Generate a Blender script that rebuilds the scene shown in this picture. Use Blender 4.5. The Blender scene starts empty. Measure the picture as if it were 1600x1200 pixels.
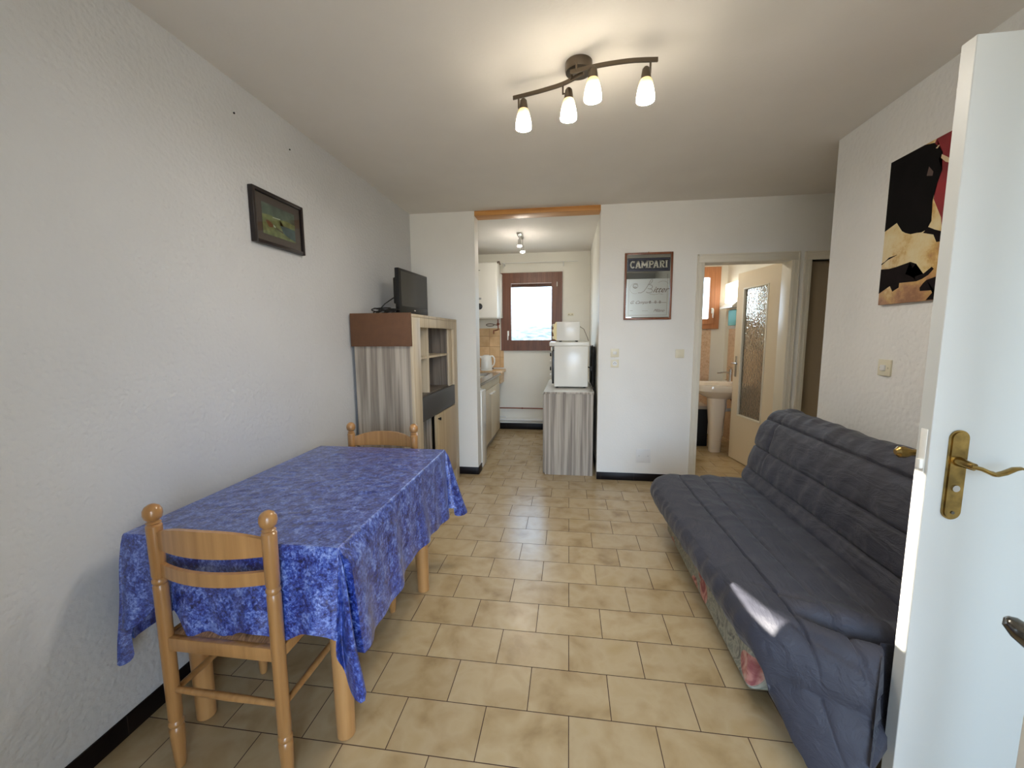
import bpy, bmesh, math, random
from mathutils import Vector, Matrix, noise
random.seed(7)
R = math.radians
sc = bpy.context.scene
COL = sc.collection
H = 1.354

# ------------------------------------------------------------------ camera, exposure, world, sun
def camera():
    cam = bpy.data.cameras.new('camera'); o = bpy.data.objects.new('camera', cam); COL.objects.link(o)
    yaw, pit, rol, f = 0.1384, 0.1175, -0.0071, 639.4
    right = Vector((math.cos(yaw), math.sin(yaw), 0)); fwd = Vector((-math.sin(yaw), math.cos(yaw), 0)); up = Vector((0, 0, 1))
    f2 = fwd*math.cos(pit) - up*math.sin(pit); u2 = up*math.cos(pit) + fwd*math.sin(pit)
    r3 = right*math.cos(rol) + u2*math.sin(rol); u3 = u2*math.cos(rol) - right*math.sin(rol)
    m = Matrix((r3, u3, -f2)).transposed().to_4x4(); m.translation = Vector((0, 0, H))
    o.matrix_world = m
    cam.sensor_width = 36; cam.sensor_fit = 'HORIZONTAL'; cam.lens = f/1600*36
    cam.clip_start = 0.02; cam.clip_end = 100
    sc.camera = o
camera()
vs = sc.view_settings
sc.display_settings.display_device = 'sRGB'
vs.view_transform = 'Standard'; vs.look = 'None'; vs.exposure = 0.03; vs.gamma = 1; vs.use_curve_mapping = False
sc.cycles.use_denoising = True
sc.cycles.max_bounces = 10; sc.cycles.diffuse_bounces = 6; sc.cycles.glossy_bounces = 5; sc.cycles.transmission_bounces = 6; sc.cycles.transparent_max_bounces = 8
sc.cycles.sample_clamp_indirect = 8
sc.cycles.caustics_reflective = False; sc.cycles.caustics_refractive = False

SKY = 11.5
SUN = 32.0
def world():
    w = bpy.data.worlds.new('world'); sc.world = w; w.use_nodes = True
    nt = w.node_tree; nt.nodes.clear()
    tc = nt.nodes.new('ShaderNodeTexCoord'); sp = nt.nodes.new('ShaderNodeSeparateXYZ')
    rp = nt.nodes.new('ShaderNodeValToRGB'); bg = nt.nodes.new('ShaderNodeBackground'); out = nt.nodes.new('ShaderNodeOutputWorld')
    mr = nt.nodes.new('ShaderNodeMapRange'); mr.inputs[1].default_value = -1; mr.inputs[2].default_value = 1
    nt.links.new(tc.outputs['Generated'], sp.inputs[0]); nt.links.new(sp.outputs[2], mr.inputs[0]); nt.links.new(mr.outputs[0], rp.inputs[0])
    e = rp.color_ramp.elements
    e[0].position = 0.0; e[0].color = (.40, .38, .34, 1)
    e[1].position = 1.0; e[1].color = (.22, .36, .66, 1)
    for p, c in ((.47, (.52, .50, .46, 1)), (.50, (.62, .60, .56, 1)), (.515, (.90, 1.10, 1.38, 1)), (.62, (.74, 1.0, 1.34, 1)), (.78, (.36, .50, .74, 1))):
        x = e.new(p); x.color = c
    nt.links.new(rp.outputs[0], bg.inputs[0]); bg.inputs[1].default_value = SKY
    nt.links.new(bg.outputs[0], out.inputs[0])
world()
def sun():
    l = bpy.data.lights.new('sun', 'SUN'); l.energy = SUN; l.angle = R(.35); l.color = (1, .93, .80)
    o = bpy.data.objects.new('sun', l); COL.objects.link(o)
    d = Vector((1, .35, -.5)).normalized()
    o.rotation_euler = d.to_track_quat('-Z', 'Y').to_euler(); o.location = (-4, -1, 4)
sun()
def portal(name, loc, sx, sy, direction):
    l = bpy.data.lights.new(name, 'AREA'); l.shape = 'RECTANGLE'; l.size = sx; l.size_y = sy; l.cycles.is_portal = True
    o = bpy.data.objects.new(name, l); COL.objects.link(o); o.location = loc
    o.rotation_euler = Vector(direction).to_track_quat('-Z', 'Z').to_euler()
portal('rear_opening_portal', (.50, -2.02, 1.22), 1.9, 2.4, (0, 1, 0))
portal('kitchen_window_portal', (-.53, 6.04, 1.68), .84, 1.06, (0, -1, 0))
portal('bath_window_portal', (1.60, 6.04, 1.82), .70, .80, (0, -1, 0))

# ------------------------------------------------------------------ materials
def lin(c):
    return tuple(((v/255)/12.92 if v/255 <= .04045 else ((v/255+.055)/1.055)**2.4) for v in c) + (1.0,)
def newmat(name):
    m = bpy.data.materials.new(name); m.use_nodes = True
    nt = m.node_tree; b = nt.nodes['Principled BSDF']
    return m, nt, b
def nd(nt, t, ins=None, **kw):
    n = nt.nodes.new(t)
    for k, v in kw.items(): setattr(n, k, v)
    for k, v in (ins or {}).items():
        if hasattr(v, 'is_output') or isinstance(v, bpy.types.NodeSocket): nt.links.new(v, n.inputs[k])
        else: n.inputs[k].default_value = v
    return n
def coords(nt, scale=(1, 1, 1), rot=(0, 0, 0), loc=(0, 0, 0)):
    tc = nd(nt, 'ShaderNodeTexCoord')
    mp = nd(nt, 'ShaderNodeMapping', {'Vector': tc.outputs['Object'], 'Scale': scale, 'Rotation': rot, 'Location': loc})
    return mp.outputs[0]
def mixc(nt, fac, a, b, mode='MIX'):
    n = nd(nt, 'ShaderNodeMix', data_type='RGBA', blend_type=mode)
    for i, v in ((0, fac), (6, a), (7, b)):
        if isinstance(v, bpy.types.NodeSocket): nt.links.new(v, n.inputs[i])
        else: n.inputs[i].default_value = v
    return n.outputs[2]
def ramp(nt, fac, *stops):
    r = nd(nt, 'ShaderNodeValToRGB', {'Fac': fac}); e = r.color_ramp.elements
    while len(e) < len(stops): e.new(.5)
    for k, (p, c) in enumerate(stops):
        e[k].position = p; e[k].color = c if len(c) == 4 else lin(c)
    return r.outputs[0]
def plain(name, c, rough=.5, metal=0., bump=0., bscale=80, var=0., vscale=6, spec=.5, coat=0., sheen=0.):
    m, nt, b = newmat(name)
    b.inputs['Base Color'].default_value = lin(c); b.inputs['Roughness'].default_value = rough; b.inputs['Metallic'].default_value = metal
    b.inputs['Specular IOR Level'].default_value = spec; b.inputs['Coat Weight'].default_value = coat
    if sheen: b.inputs['Sheen Weight'].default_value = sheen; b.inputs['Sheen Roughness'].default_value = .4
    v = coords(nt)
    if var:
        n = nd(nt, 'ShaderNodeTexNoise', {'Vector': v, 'Scale': vscale, 'Detail': 5})
        d = tuple(max(0, int(x*(1-var))) for x in c); l_ = tuple(min(255, int(x*(1+var*.5))) for x in c)
        nt.links.new(ramp(nt, n.outputs[0], (.3, d), (.7, l_)), b.inputs['Base Color'])
    if bump:
        n2 = nd(nt, 'ShaderNodeTexNoise', {'Vector': v, 'Scale': bscale, 'Detail': 4, 'Roughness': .55})
        bp = nd(nt, 'ShaderNodeBump', {'Height': n2.outputs[0], 'Strength': 1.0, 'Distance': bump})
        nt.links.new(bp.outputs[0], b.inputs['Normal'])
    return m
def plaster(name, c, amp, scale=55, rough=.6):
    m, nt, b = newmat(name)
    v = coords(nt)
    n1 = nd(nt, 'ShaderNodeTexNoise', {'Vector': v, 'Scale': scale, 'Detail': 5, 'Roughness': .6})
    n2 = nd(nt, 'ShaderNodeTexNoise', {'Vector': v, 'Scale': 1.2, 'Detail': 3})
    vo = nd(nt, 'ShaderNodeTexVoronoi', {'Vector': v, 'Scale': scale*1.2}, feature='SMOOTH_F1')
    h = nd(nt, 'ShaderNodeMath', {0: n1.outputs[0], 1: vo.outputs[0]}, operation='ADD')
    am = nd(nt, 'ShaderNodeMapRange', {0: n2.outputs[0], 1: .35, 2: .65, 3: amp*.6, 4: amp*1.2})
    bp = nd(nt, 'ShaderNodeBump', {'Height': h.outputs[0], 'Strength': 1.0, 'Distance': am.outputs[0]})
    nt.links.new(bp.outputs[0], b.inputs['Normal'])
    n3 = nd(nt, 'ShaderNodeTexNoise', {'Vector': v, 'Scale': 2.2, 'Detail': 4})
    d = tuple(int(x*.975) for x in c)
    nt.links.new(ramp(nt, n3.outputs[0], (.3, d), (.7, c)), b.inputs['Base Color'])
    b.inputs['Roughness'].default_value = rough; b.inputs['Specular IOR Level'].default_value = .35
    return m
def wood(name, c1, c2, axis=2, rough=.45, scale=1., coat=0., knots=True, bump=.0004):
    m, nt, b = newmat(name)
    s = [20*scale, 20*scale, 20*scale]; s[axis] = .75*scale
    v = coords(nt, scale=tuple(s))
    n = nd(nt, 'ShaderNodeTexNoise', {'Vector': v, 'Scale': 1.0, 'Detail': 8, 'Roughness': .66, 'Distortion': .2})
    w = nd(nt, 'ShaderNodeTexWave', {'Vector': v, 'Scale': .55, 'Distortion': 7, 'Detail': 3, 'Detail Scale': 1.2}, wave_type='RINGS', rings_direction='SPHERICAL')
    mm = nd(nt, 'ShaderNodeMath', {0: n.outputs[0], 1: w.outputs['Fac']}, operation='MULTIPLY_ADD'); mm.inputs[1].default_value = 1
    mx = nd(nt, 'ShaderNodeMix', {0: .3 if knots else .08, 2: n.outputs[0], 3: w.outputs['Fac']}, data_type='FLOAT')
    nt.links.new(ramp(nt, mx.outputs[0], (.28, c1), (.68, c2)), b.inputs['Base Color'])
    bp = nd(nt, 'ShaderNodeBump', {'Height': n.outputs[0], 'Strength': 1, 'Distance': bump}); nt.links.new(bp.outputs[0], b.inputs['Normal'])
    b.inputs['Roughness'].default_value = rough; b.inputs['Coat Weight'].default_value = coat; b.inputs['Coat Roughness'].default_value = .15
    return m
def tiles(name, w, h, cols, mortar, msize=.0016, rough=.25, axes='XY', origin=(0, 0), offset=.5, blot=None, bump=.001, coat=0., vscale=7):
    m, nt, b = newmat(name)
    tc = nd(nt, 'ShaderNodeTexCoord'); sp = nd(nt, 'ShaderNodeSeparateXYZ', {0: tc.outputs['Object']})
    ax = {'X': 0, 'Y': 1, 'Z': 2}
    sx = nd(nt, 'ShaderNodeMath', {0: sp.outputs[ax[axes[0]]], 1: origin[0]}, operation='SUBTRACT')
    sy = nd(nt, 'ShaderNodeMath', {0: sp.outputs[ax[axes[1]]], 1: origin[1]}, operation='SUBTRACT')
    cb = nd(nt, 'ShaderNodeCombineXYZ', {0: sx.outputs[0], 1: sy.outputs[0]})
    br = nd(nt, 'ShaderNodeTexBrick', {'Vector': cb.outputs[0], 'Color1': (0, 0, 0, 1), 'Color2': (1, 1, 1, 1), 'Mortar': (.5, .5, .5, 1), 'Scale': 1, 'Mortar Size': msize, 'Mortar Smooth': .1, 'Bias': 0, 'Brick Width': w, 'Row Height': h}, offset=offset, offset_frequency=2)
    n = nd(nt, 'ShaderNodeTexNoise', {'Vector': tc.outputs['Object'], 'Scale': vscale, 'Detail': 5, 'Roughness': .5, 'Distortion': .4})
    n.noise_dimensions = '4D'
    nt.links.new(br.outputs['Color'], n.inputs['W'])
    base = ramp(nt, n.outputs[0], *[(p, c) for p, c in cols])
    tint = mixc(nt, br.outputs['Color'], (.93, .92, .91, 1), (1, 1, 1, 1))
    base = mixc(nt, 1.0, base, tint, 'MULTIPLY')
    col = mixc(nt, br.outputs['Fac'], base, lin(mortar))
    nt.links.new(col, b.inputs['Base Color'])
    rr = nd(nt, 'ShaderNodeMapRange', {0: br.outputs['Fac'], 3: rough, 4: .9})
    nt.links.new(rr.outputs[0], b.inputs['Roughness'])
    inv = nd(nt, 'ShaderNodeMath', {0: 1.0, 1: br.outputs['Fac']}, operation='SUBTRACT')
    nn = nd(nt, 'ShaderNodeTexNoise', {'Vector': tc.outputs['Object'], 'Scale': 9, 'Detail': 2})
    hh = nd(nt, 'ShaderNodeMath', {0: nn.outputs[0], 1: .5, 2: inv.outputs[0]}, operation='MULTIPLY_ADD')
    bp = nd(nt, 'ShaderNodeBump', {'Height': hh.outputs[0], 'Strength': 1, 'Distance': bump}); nt.links.new(bp.outputs[0], b.inputs['Normal'])
    if mortar[0] < 65 and cols[0][1][0] < 30: b.inputs['Specular IOR Level'].default_value = .2
    return m
def glass(name, c=(235, 240, 240), rough=0.0, bump=0., bscale=60):
    m, nt, b = newmat(name)
    nt.nodes.remove(b)
    out = nt.nodes['Material Output']
    tr = nd(nt, 'ShaderNodeBsdfTransparent', {'Color': lin(c)})
    gl = nd(nt, 'ShaderNodeBsdfGlossy', {'Color': (1, 1, 1, 1), 'Roughness': .02})
    lw = nd(nt, 'ShaderNodeLayerWeight', {'Blend': .5}); pw = nd(nt, 'ShaderNodeMath', {0: lw.outputs['Facing'], 1: 5.0}, operation='POWER')
    fr = nd(nt, 'ShaderNodeMath', {0: pw.outputs[0], 1: .55, 2: .03}, operation='MULTIPLY_ADD')
    mx = nd(nt, 'ShaderNodeMixShader', {0: fr.outputs[0], 1: tr.outputs[0], 2: gl.outputs[0]})
    nt.links.new(mx.outputs[0], out.inputs[0])
    return m
def emit(name, c, s):
    m, nt, b = newmat(name)
    b.inputs['Base Color'].default_value = lin(c); b.inputs['Emission Color'].default_value = lin(c); b.inputs['Emission Strength'].default_value = s
    return m

M = {}
M['wall'] = plaster('darkened_white_plaster', (208, 209, 210), .0028, 50)  # left wall: colour darkened to stand in for dimmer light there
M['wall_bright'] = plaster('lightened_rough_plaster', (236, 236, 234), .0032, 34)  # right wall: colour lightened to stand in for stronger light on that side
M['wall_grey'] = plaster('screen_render', (150, 148, 142), .001, 40)
M['wall_fine'] = plaster('lightened_fine_plaster', (236, 235, 230), .0006, 70)  # back wall: colour lightened in place of light that falls short there
M['ceiling'] = plaster('ceiling_paint', (228, 224, 218), .0003, 60, .8)
M['cream_wall'] = plaster('cream_plaster', (234, 231, 220), .0004, 60)
FL = [(.28, (158, 134, 96)), (.42, (180, 157, 118)), (.56, (190, 170, 134)), (.74, (182, 159, 116))]
M['floor'] = tiles('floor_tile', .3, .2, FL, (66, 42, 30), .0016, .26, 'XY', (.0111, 1.330), .5)
M['skirt'] = tiles('skirting_tile', .3, .4, [(.3, (14, 9, 9)), (.7, (24, 17, 16))], (60, 52, 48), .0012, .38, 'XZ', (.31, -.2), 0)
M['skirt_y'] = tiles('skirting_tile_side', .3, .4, [(.3, (14, 9, 9)), (.7, (24, 17, 16))], (60, 52, 48), .0012, .38, 'YZ', (.16, -.2), 0)
M['splash'] = tiles('splash_tile', .15, .15, [(.3, (205, 166, 118)), (.6, (226, 192, 146)), (.8, (216, 180, 130))], (170, 134, 92), .003, .25, 'XZ', (-.98, .90), 0)
M['bath_tile'] = tiles('bath_tile', .2, .15, [(.3, (205, 166, 130)), (.5, (226, 196, 164)), (.7, (232, 206, 178))], (216, 190, 160), .0018, .3, 'XZ', (1.6, .0), 0, vscale=40)
M['bath_tile_y'] = tiles('bath_tile_side', .2, .15, [(.3, (200, 160, 122)), (.5, (218, 184, 148)), (.7, (226, 196, 162))], (210, 180, 150), .0018, .3, 'YZ', (4.6, .0), 0, vscale=40)
M['frame_wood'] = wood('brown_window_wood', (84, 50, 34), (122, 78, 56), 2, .4, knots=False)
M['bath_frame_wood'] = wood('orange_window_wood', (164, 104, 66), (196, 136, 92), 2, .4, knots=False)
M['beam'] = wood('pine_beam', (176, 112, 50), (222, 166, 96), 0, .5)
M['chair_wood'] = wood('varnished_beech', (150, 106, 60), (184, 138, 86), 2, .28, 1.2, .4, False, .0001)
M['table_wood'] = wood('table_beech', (164, 118, 70), (196, 150, 96), 2, .3, 1.0, .3, False, .0001)
M['grey_wood'] = wood('grey_ash', (122, 112, 101), (182, 171, 156), 2, .5, 1.5)
M['pale_wood'] = wood('pale_ash', (176, 158, 130), (212, 198, 172), 2, .5, .9, 0, False)
M['door_wood'] = wood('oak_front', (168, 146, 112), (200, 180, 146), 2, .5, .9, 0, False)
M['dark_wood'] = wood('cabinet_inside', (84, 76, 68), (124, 113, 101), 2, .55, 1.8)
M['anthracite'] = plain('anthracite_panel', (66, 65, 64), .5)
M['brown_board'] = plain('brown_board', (100, 68, 44), .7, var=.06, vscale=20)
M['black_plastic'] = plain('black_plastic', (16, 15, 15), .3)
M['screen'] = plain('tv_screen', (46, 44, 42), .18)
M['white_gloss'] = plain('white_enamel', (236, 234, 226), .22)
M['white_door'] = plain('white_door_paint', (202, 203, 198), .38, bump=.0002, bscale=30)
M['white_trim'] = plain('white_trim_paint', (226, 220, 204), .4)
M['beige_door'] = plain('cream_door_paint', (226, 212, 188), .45)
M['taupe'] = plain('taupe_door', (160, 143, 118), .6)
M['cream_plastic'] = plain('cream_plastic', (226, 220, 196), .35)
M['white_plastic'] = plain('white_plastic', (226, 226, 224), .35)
M['cream_cabinet'] = wood('cream_cabinet', (214, 200, 172), (228, 216, 190), 2, .5, .8, 0, False)
M['steel'] = plain('stainless_steel', (190, 188, 184), .25, 1.)
M['brushed'] = plain('brushed_nickel', (104, 94, 82), .32, 1.)
M['chrome'] = plain('chrome', (205, 203, 200), .12, 1.)
M['brass'] = plain('aged_brass', (166, 138, 82), .26, 1., var=.25, vscale=30)
M['darkmetal'] = plain('dark_metal', (110, 108, 104), .2, 1.)
M['copper'] = plain('copper_pipe', (132, 70, 50), .45, .6)
M['painted_pipe'] = plain('painted_pipe', (220, 220, 216), .4)
M['black'] = plain('matt_black', (18, 17, 17), .6)
M['ceramic'] = plain('ceramic', (240, 226, 206), .12, coat=.5)
M['glass'] = glass('clear_glass')
M['yellow_plastic'] = plain('yellowed_plastic', (240, 222, 160), .4)
M['white_top'] = plain('white_laminate_top', (222, 220, 212), .14)
M['teal'] = plain('teal_cloth', (110, 168, 160), .7)
M['cable_grey'] = plain('grey_hose', (120, 104, 92), .5)
def lamp_glass():
    m, nt, b = newmat('lit_lamp_glass')
    tc = nd(nt, 'ShaderNodeTexCoord'); sp = nd(nt, 'ShaderNodeSeparateXYZ', {0: tc.outputs['Object']})
    m1 = nd(nt, 'ShaderNodeMapRange', {0: sp.outputs[2], 1: .080, 2: .012})
    m2 = nd(nt, 'ShaderNodeMath', {0: m1.outputs[0], 1: 3.6}, operation='POWER')
    mr = nd(nt, 'ShaderNodeMath', {0: m2.outputs[0], 1: 62.0, 2: .80}, operation='MULTIPLY_ADD')
    cr = ramp(nt, nd(nt, 'ShaderNodeMapRange', {0: sp.outputs[2], 1: .075, 2: .040}).outputs[0], (0, (250, 206, 120)), (1, (255, 242, 220)))
    b.inputs['Base Color'].default_value = lin((250, 235, 200)); nt.links.new(cr, b.inputs['Emission Color']); nt.links.new(mr.outputs[0], b.inputs['Emission Strength'])
    return m
LAMP = 380.0
M['lamp_glass'] = lamp_glass()
M['lamp_mouth'] = emit('lit_lamp_mouth', (255, 246, 232), LAMP)
M['spot_glow'] = emit('spot_bulb_glow', (255, 244, 230), 420)
def rush():
    m, nt, b = newmat('rush_seat')
    v = coords(nt, (150, 12, 60))
    n = nd(nt, 'ShaderNodeTexNoise', {'Vector': v, 'Scale': 1, 'Detail': 4, 'Roughness': .7})
    nt.links.new(ramp(nt, n.outputs[0], (.3, (84, 56, 38)), (.55, (150, 112, 80)), (.75, (186, 148, 112))), b.inputs['Base Color'])
    bp = nd(nt, 'ShaderNodeBump', {'Height': n.outputs[0], 'Strength': 1, 'Distance': .003}); nt.links.new(bp.outputs[0], b.inputs['Normal'])
    b.inputs['Roughness'].default_value = .5
    return m
M['rush'] = rush()
def oilcloth():
    m, nt, b = newmat('blue_marbled_oilcloth')
    v = coords(nt, (1, 1, 1))
    n1 = nd(nt, 'ShaderNodeTexNoise', {'Vector': v, 'Scale': 24, 'Detail': 9, 'Roughness': .75, 'Distortion': .3})
    n2 = nd(nt, 'ShaderNodeTexNoise', {'Vector': v, 'Scale': 105, 'Detail': 6, 'Roughness': .75, 'Distortion': .4})
    mx = nd(nt, 'ShaderNodeMix', {0: .5, 2: n1.outputs[0], 3: n2.outputs[0]}, data_type='FLOAT')
    c = ramp(nt, mx.outputs[0], (.41, (8, 18, 70)), (.465, (24, 42, 124)), (.51, (54, 80, 166)), (.56, (108, 132, 200)), (.63, (154, 172, 220)))
    nt.links.new(c, b.inputs['Base Color'])
    n3 = nd(nt, 'ShaderNodeTexNoise', {'Vector': v, 'Scale': 16, 'Detail': 7, 'Roughness': .68, 'Distortion': .8})
    bp = nd(nt, 'ShaderNodeBump', {'Height': n3.outputs[0], 'Strength': 1, 'Distance': .006}); nt.links.new(bp.outputs[0], b.inputs['Normal'])
    b.inputs['Roughness'].default_value = .42; b.inputs['Coat Weight'].default_value = 1.0; b.inputs['Coat Roughness'].default_value = .28; b.inputs['Coat IOR'].default_value = 1.6; nt.links.new(bp.outputs[0], b.inputs['Coat Normal'])
    return m
M['oilcloth'] = oilcloth()
def quilt():
    m, nt, b = newmat('slate_quilted_cotton')
    v = coords(nt, (1, 1, 1))
    n = nd(nt, 'ShaderNodeTexNoise', {'Vector': v, 'Scale': 5, 'Detail': 5})
    n2 = nd(nt, 'ShaderNodeTexNoise', {'Vector': coords(nt, (14, 4, 14)), 'Scale': 1.3, 'Detail': 5, 'Roughness': .6, 'Distortion': .8})
    n4 = nd(nt, 'ShaderNodeTexNoise', {'Vector': v, 'Scale': 420, 'Detail': 2})
    nt.links.new(ramp(nt, n.outputs[0], (.3, (47, 48, 58)), (.7, (54, 55, 66))), b.inputs['Base Color'])
    h = nd(nt, 'ShaderNodeMath', {0: n4.outputs[0], 1: .03, 2: n2.outputs[0]}, operation='MULTIPLY_ADD')
    bp = nd(nt, 'ShaderNodeBump', {'Height': h.outputs[0], 'Strength': .9, 'Distance': .012}); nt.links.new(bp.outputs[0], b.inputs['Normal'])
    b.inputs['Roughness'].default_value = .62; b.inputs['Sheen Weight'].default_value = .12; b.inputs['Sheen Roughness'].default_value = .4
    return m
M['quilt'] = quilt()
def floral():
    m, nt, b = newmat('faded_floral_fabric')
    v = coords(nt)
    vo = nd(nt, 'ShaderNodeTexVoronoi', {'Vector': v, 'Scale': 7, 'Randomness': 1})
    n = nd(nt, 'ShaderNodeTexNoise', {'Vector': v, 'Scale': 9, 'Detail': 4, 'Distortion': 2.0})
    base = ramp(nt, n.outputs[0], (.35, (110, 112, 104)), (.47, (168, 166, 150)), (.56, (128, 134, 122)), (.68, (182, 178, 162)))
    f = nd(nt, 'ShaderNodeMath', {0: vo.outputs['Distance'], 1: .42}, operation='LESS_THAN')
    sel = nd(nt, 'ShaderNodeSeparateColor', {0: vo.outputs['Color']})
    g = nd(nt, 'ShaderNodeMath', {0: sel.outputs[0], 1: .45}, operation='GREATER_THAN')
    ff = nd(nt, 'ShaderNodeMath', {0: f.outputs[0], 1: g.outputs[0]}, operation='MULTIPLY')
    rose = ramp(nt, n.outputs[0], (.4, (150, 84, 84)), (.55, (196, 140, 128)), (.65, (206, 170, 156)))
    nt.links.new(mixc(nt, ff.outputs[0], base, rose), b.inputs['Base Color'])
    b.inputs['Roughness'].default_value = .8
    return m
M['floral'] = floral()

# ------------------------------------------------------------------ mesh building
class MB:
    def __init__(s): s.v = []; s.f = []; s.m = []
    def add(s, vs, fs, m=0):
        o = len(s.v); s.v += [tuple(p) for p in vs]; s.f += [tuple(i+o for i in f) for f in fs]; s.m += [m]*len(fs); return s
    def bmadd(s, bm, m=0):
        bm.verts.index_update()
        return s.add([v.co.copy() for v in bm.verts], [[v.index for v in f.verts] for f in bm.faces], m)
    def box(s, x0, x1, y0, y1, z0, z1, m=0, bev=0., seg=2, rot=None, piv=None):
        bm = bmesh.new(); bmesh.ops.create_cube(bm, size=1)
        for v in bm.verts: v.co = Vector((x0+(v.co.x+.5)*(x1-x0), y0+(v.co.y+.5)*(y1-y0), z0+(v.co.z+.5)*(z1-z0)))
        if bev: bmesh.ops.bevel(bm, geom=list(bm.edges), offset=bev, segments=seg, profile=.5, affect='EDGES')
        if rot is not None:
            c = Vector(piv) if piv else Vector(((x0+x1)/2, (y0+y1)/2, (z0+z1)/2))
            for v in bm.verts: v.co = c + rot @ (v.co-c)
        s.bmadd(bm, m); bm.free(); return s
    def tube(s, pts, r, n=12, m=0, cap=True, flat=1.):
        pts = [Vector(p) for p in pts]; rr = r if isinstance(r, (list, tuple)) else [r]*len(pts)
        vs = []; fs = []; prev = None
        for i, p in enumerate(pts):
            t = (pts[min(i+1, len(pts)-1)]-pts[max(i-1, 0)]).normalized()
            if prev is None:
                a = Vector((0, 0, 1)) if abs(t.z) < .9 else Vector((1, 0, 0))
                u = t.cross(a).normalized()
            else: u = (prev - t*prev.dot(t)).normalized()
            prev = u; w = t.cross(u)
            for k in range(n):
                a = 2*math.pi*k/n; vs.append(p + (u*math.cos(a)+w*math.sin(a)*flat)*rr[i])
        for i in range(len(pts)-1):
            for k in range(n):
                fs.append((i*n+k, i*n+(k+1) % n, (i+1)*n+(k+1) % n, (i+1)*n+k))
        if cap: fs.append(tuple(range(n))[::-1]); fs.append(tuple((len(pts)-1)*n+k for k in range(n)))
        return s.add(vs, fs, m)
    def lathe(s, prof, c=(0, 0, 0), axis='Z', n=24, m=0, mat=None):
        vs = []; fs = []
        for (r, h) in prof:
            for k in range(n):
                a = 2*math.pi*k/n; x, y = r*math.cos(a), r*math.sin(a)
                p = Vector({'Z': (x, y, h), 'X': (h, x, y), 'Y': (x, h, y)}[axis])
                if mat: p = mat @ p
                vs.append(Vector(c)+p)
        for i in range(len(prof)-1):
            for k in range(n): fs.append((i*n+k, i*n+(k+1) % n, (i+1)*n+(k+1) % n, (i+1)*n+k))
        fs.append(tuple(range(n))[::-1]); fs.append(tuple((len(prof)-1)*n+k for k in range(n)))
        return s.add(vs, fs, m)
    def prism(s, poly, ax, a0, a1, m=0):
        # poly in the plane of the two other axes, extruded along ax from a0 to a1
        def P(p, a): return {'X': (a, p[0], p[1]), 'Y': (p[0], a, p[1]), 'Z': (p[0], p[1], a)}[ax]
        bm = bmesh.new(); n = len(poly)
        A = [bm.verts.new(P(p, a0)) for p in poly]; B = [bm.verts.new(P(p, a1)) for p in poly]
        fa = bm.faces.new(A); fb = bm.faces.new(B[::-1])
        for i in range(n): bm.faces.new((A[i], B[i], B[(i+1) % n], A[(i+1) % n]))
        bmesh.ops.triangulate(bm, faces=[fa, fb], ngon_method='EAR_CLIP')
        bmesh.ops.recalc_face_normals(bm, faces=list(bm.faces))
        s.bmadd(bm, m); bm.free(); return s
    def grid(s, fn, nu, nv, m=0, closeu=False):
        vs = [fn(i/(nu if closeu else nu-1), j/(nv-1)) for j in range(nv) for i in range(nu)]
        fs = []
        for j in range(nv-1):
            for i in range(nu if closeu else nu-1):
                k = (i+1) % nu
                fs.append((j*nu+i, j*nu+k, (j+1)*nu+k, (j+1)*nu+i))
        return s.add(vs, fs, m)
    def build(s, name, mats, parent=None, base=None, angle=38, recalc=True):
        me = bpy.data.meshes.new(name)
        off = Vector(parent['_base']) if parent is not None else (Vector(base) if base else Vector((0, 0, 0)))
        me.from_pydata([tuple(Vector(v)-off) for v in s.v], [], s.f)
        if recalc:
            bm = bmesh.new(); bm.from_mesh(me); bmesh.ops.recalc_face_normals(bm, faces=list(bm.faces)); bm.to_mesh(me); bm.free()
        for mt in (mats if isinstance(mats, (list, tuple)) else [mats]): me.materials.append(M[mt] if isinstance(mt, str) else mt)
        me.polygons.foreach_set('material_index', s.m)
        me.polygons.foreach_set('use_smooth', [True]*len(me.polygons))
        me.set_sharp_from_angle(angle=R(angle)); me.update()
        o = bpy.data.objects.new(name, me); COL.objects.link(o)
        if parent is not None: o.parent = parent
        else: o.location = off
        o['_base'] = tuple(off)
        return o
def B(*a, **k): return MB().box(*a, **k)
def thing(name, label, cat, loc, group=None, kind=None):
    o = bpy.data.objects.new(name, None); COL.objects.link(o); o.location = loc; o.empty_display_size = .1
    o['_base'] = tuple(loc)
    if label: o['label'] = label; o['category'] = cat
    if group: o['group'] = group
    if kind: o['kind'] = kind
    return o
def tag(o, label, cat, group=None):
    o['label'] = label; o['category'] = cat
    if group: o['group'] = group
    return o
def struct(o): o['kind'] = 'structure'; return o

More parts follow.
